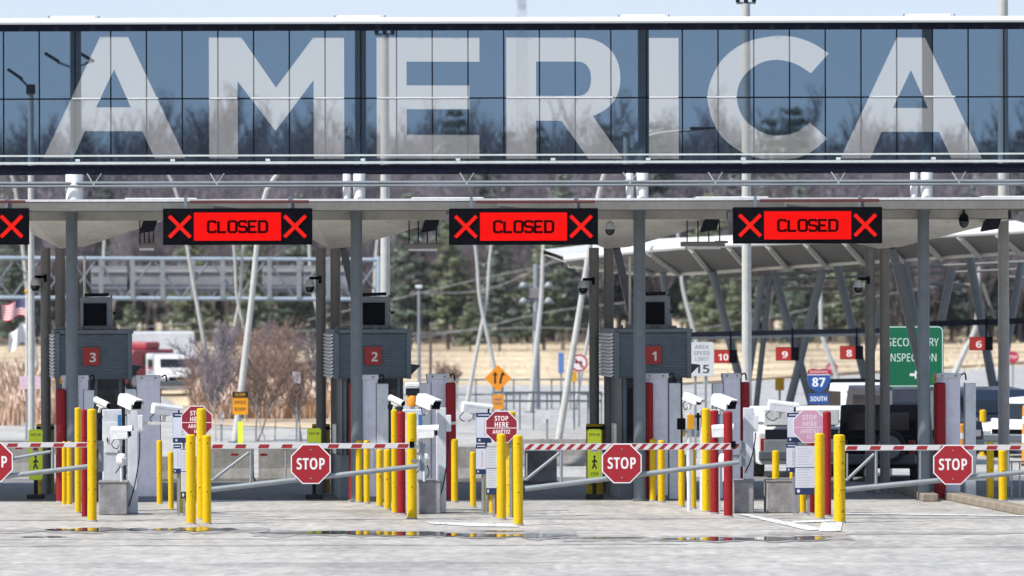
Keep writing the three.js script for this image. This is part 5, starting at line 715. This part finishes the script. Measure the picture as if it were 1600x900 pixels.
for (let i = 0; i < 300; i++) { const z = -rr(412, 505), w = 86 * (-z / 420); pspots.push([rr(-w, w), z, rr(0.75, 1.3), rr(0, 6.28)]); }
wood('bare_wood', 'grey purple leafless wood closing the view behind the field', 'wood', bares, [std(0.15, 0.13, 0.13, 0.95), twigGrey], spots); wood('pine_wood', 'dark green pines mixed into the leafless wood', 'wood', pines, [M.bark, pineC, pineA], pspots);
// individual evergreens along its front edge: [px, top py, base py, kind, colour, label]
const EV = [[640, 300, 545, 0, pineA, 'dark green pine just right of the pole behind the middle booth'], [700, 345, 545, 2, pineB, 'olive green pine behind the third light frame'], [780, 330, 547, 1, pineA, 'broad dark pine behind the crossing masts'], [850, 355, 546, 2, pineB, 'yellow green pine left of the floodlight mast'], [735, 472, 548, 2, pineB, 'small bright green pine low at the field edge left of the crossing masts'], [205, 475, 560, 2, pineB, 'small olive pine right of the left booth'], [300, 330, 548, 0, pineB, 'olive pine above the left end of the first closed sign'], [395, 335, 546, 0, pineB, 'olive pine behind the crossing masts at left'], [20, 350, 545, 1, pineA, 'dark pine behind the left edge of the truss'], [470, 300, 545, 1, pineA, 'dark pine above the right end of the first closed sign'], [880, 270, 545, 1, pineA, 'tall dark pine behind the second closed sign'], [1110, 300, 545, 0, pineB, 'olive pine left of the tall white lamp pole'], [1250, 290, 545, 1, pineA, 'dark pine behind the rightmost closed sign'], [1330, 320, 545, 2, pineB, 'olive pine right of the rightmost closed sign'], [1240, 440, 548, 0, pineA, 'dark pine between the raking columns'], [1150, 430, 548, 2, pineB, 'olive pine left of the white lamp pole under the far canopy']];
for (const [px, yt, yb, k, lm, lab] of EV) { const g = gp(px, yb), d = -g.z, H = at(px, yt, d).y, t = thing('pine_tree', lab, 'tree', g.setY(-0.05), rr(0, 6)), sc2 = H / [11, 12.5, 9][k]; for (const [i, n, m] of [[0, 'trunk', M.bark], [1, 'crown', lm]]) { const q = new THREE.Mesh(pines[k][i], m); q.name = n; q.scale.set(Math.max(sc2, 0.45) * 0.95, sc2, Math.max(sc2, 0.45) * 0.95); t.add(q); } }
// bare trees and reddish thicket on the median
const TH = [[338, 478, 690, 1, twigGrey, 'bare grey multi-stemmed tree left of the speed bump sign'], [400, 500, 690, 1, twigRed, 'bare reddish tree right of the speed bump sign'], [430, 505, 688, 1, twigRed, 'bare reddish tree with pale twisted limbs'], [468, 540, 690, 1, twigRed, 'bare reddish tree nearest the rear columns of the middle booth'], [310, 530, 672, 2, twigRed, 'bare reddish shrub right of the white van'], [372, 480, 660, 2, twigRed, 'tall bare reddish shrub behind the thickest mast'], [445, 475, 650, 2, twigRed, 'tall bare reddish shrub under the truss'], [485, 500, 650, 2, twigGrey, 'dark bare shrub left of the rear column of the middle booth'], [415, 480, 640, 2, twigGrey, 'dark bare shrub in the thicket centre'], [345, 490, 640, 2, twigGrey, 'grey bare shrub at the thicket back'], [715, 562, 612, 2, twigRed, 'low bare bush at the field edge right of the wooden pole'], [692, 558, 610, 2, twigRed, 'low bare bush right of the middle booth']];
for (const [px, yt, yb, kind, m, lab] of TH) { const g = gp(px, yb), H = at(px, yt, -g.z).y, t = thing(kind === 1 ? 'bare_tree' : 'bare_shrub', lab, kind === 1 ? 'tree' : 'shrub', g, rr(0, 6)), [a, b] = bareTree(H * 0.92, { stems: 2, levels: 3, r: kind === 1 ? 0.045 : 0.03, droop: kind === 2 }); for (const [q, n, mm] of [[a, kind === 1 ? 'trunk' : 'stem', kind === 1 ? M.barkPale : m], [b, 'twigs', m]]) { const w = new THREE.Mesh(q, mm); w.name = n; w.castShadow = true; t.add(w); } }
// reeds
{ const T = tris(); for (let i = 0; i < 26; i++) { const a = V(rr(-0.22, 0.22), 0, rr(-0.22, 0.22)), h = rr(0.9, 1.7), b = a.clone().add(V(rr(-0.25, 0.25), h, rr(-0.25, 0.25))), w = V(rr(-1, 1), 0, rr(-1, 1)).normalize().multiplyScalar(0.028), n = V(w.z, 0.2, -w.x).normalize(); T.tri(a.clone().add(w), a.clone().sub(w), b, n); if (i % 2) T.tri(b.clone().add(V(0, 0.12, 0)), b.clone().add(V(0.05, -0.18, 0.02)), b.clone().add(V(-0.05, -0.18, -0.02)), n); }
  const g = T.geo(), put = (n, x0, x1, z0, z1, sx, lab, col = [0.50, 0.27, 0.12]) => { const im = new THREE.InstancedMesh(g, leafM(...col), n), q = new THREE.Object3D(); for (let i = 0; i < n; i++) { const z = rr(z0, z1), k = -z / 200; q.position.set(rr(x0, x1) * k, 0, z); q.rotation.y = rr(0, 6.28); const s2 = rr(0.6, 1.25) * sx; q.scale.set(s2, s2, s2); q.updateMatrix(); im.setMatrixAt(i, q.matrix); const c = rr(0.65, 1.15); im.setColorAt(i, new THREE.Color(c, c * rr(0.85, 1.05), c * rr(0.7, 1))); } im.name = numbered('reeds'); im.userData = { kind: 'stuff', label: lab, category: 'reeds' }; im.castShadow = true; scene.add(im); };
  put(2200, -26, -13.5, -258, -196, 0.6, 'orange brown reeds at the left edge of the frame'); put(2000, -9.8, -5.6, -255, -203, 0.6, 'orange brown reeds behind the bare thicket'); put(1500, -34, 42, -402, -285, 0.2, 'dry tan grass on the far field', [0.80, 0.68, 0.50]); }

scene.fog = new THREE.FogExp2(new THREE.Color().setRGB(0.80, 0.85, 0.95), 0.00005);
// ---------------------------------------------------------------- draw
const renderer = new THREE.WebGLRenderer({ antialias: true });
renderer.setSize(1024, 576); renderer.toneMapping = THREE.LinearToneMapping; renderer.toneMappingExposure = EXPOSURE; renderer.shadowMap.enabled = true;
renderer.render(scene, camera);
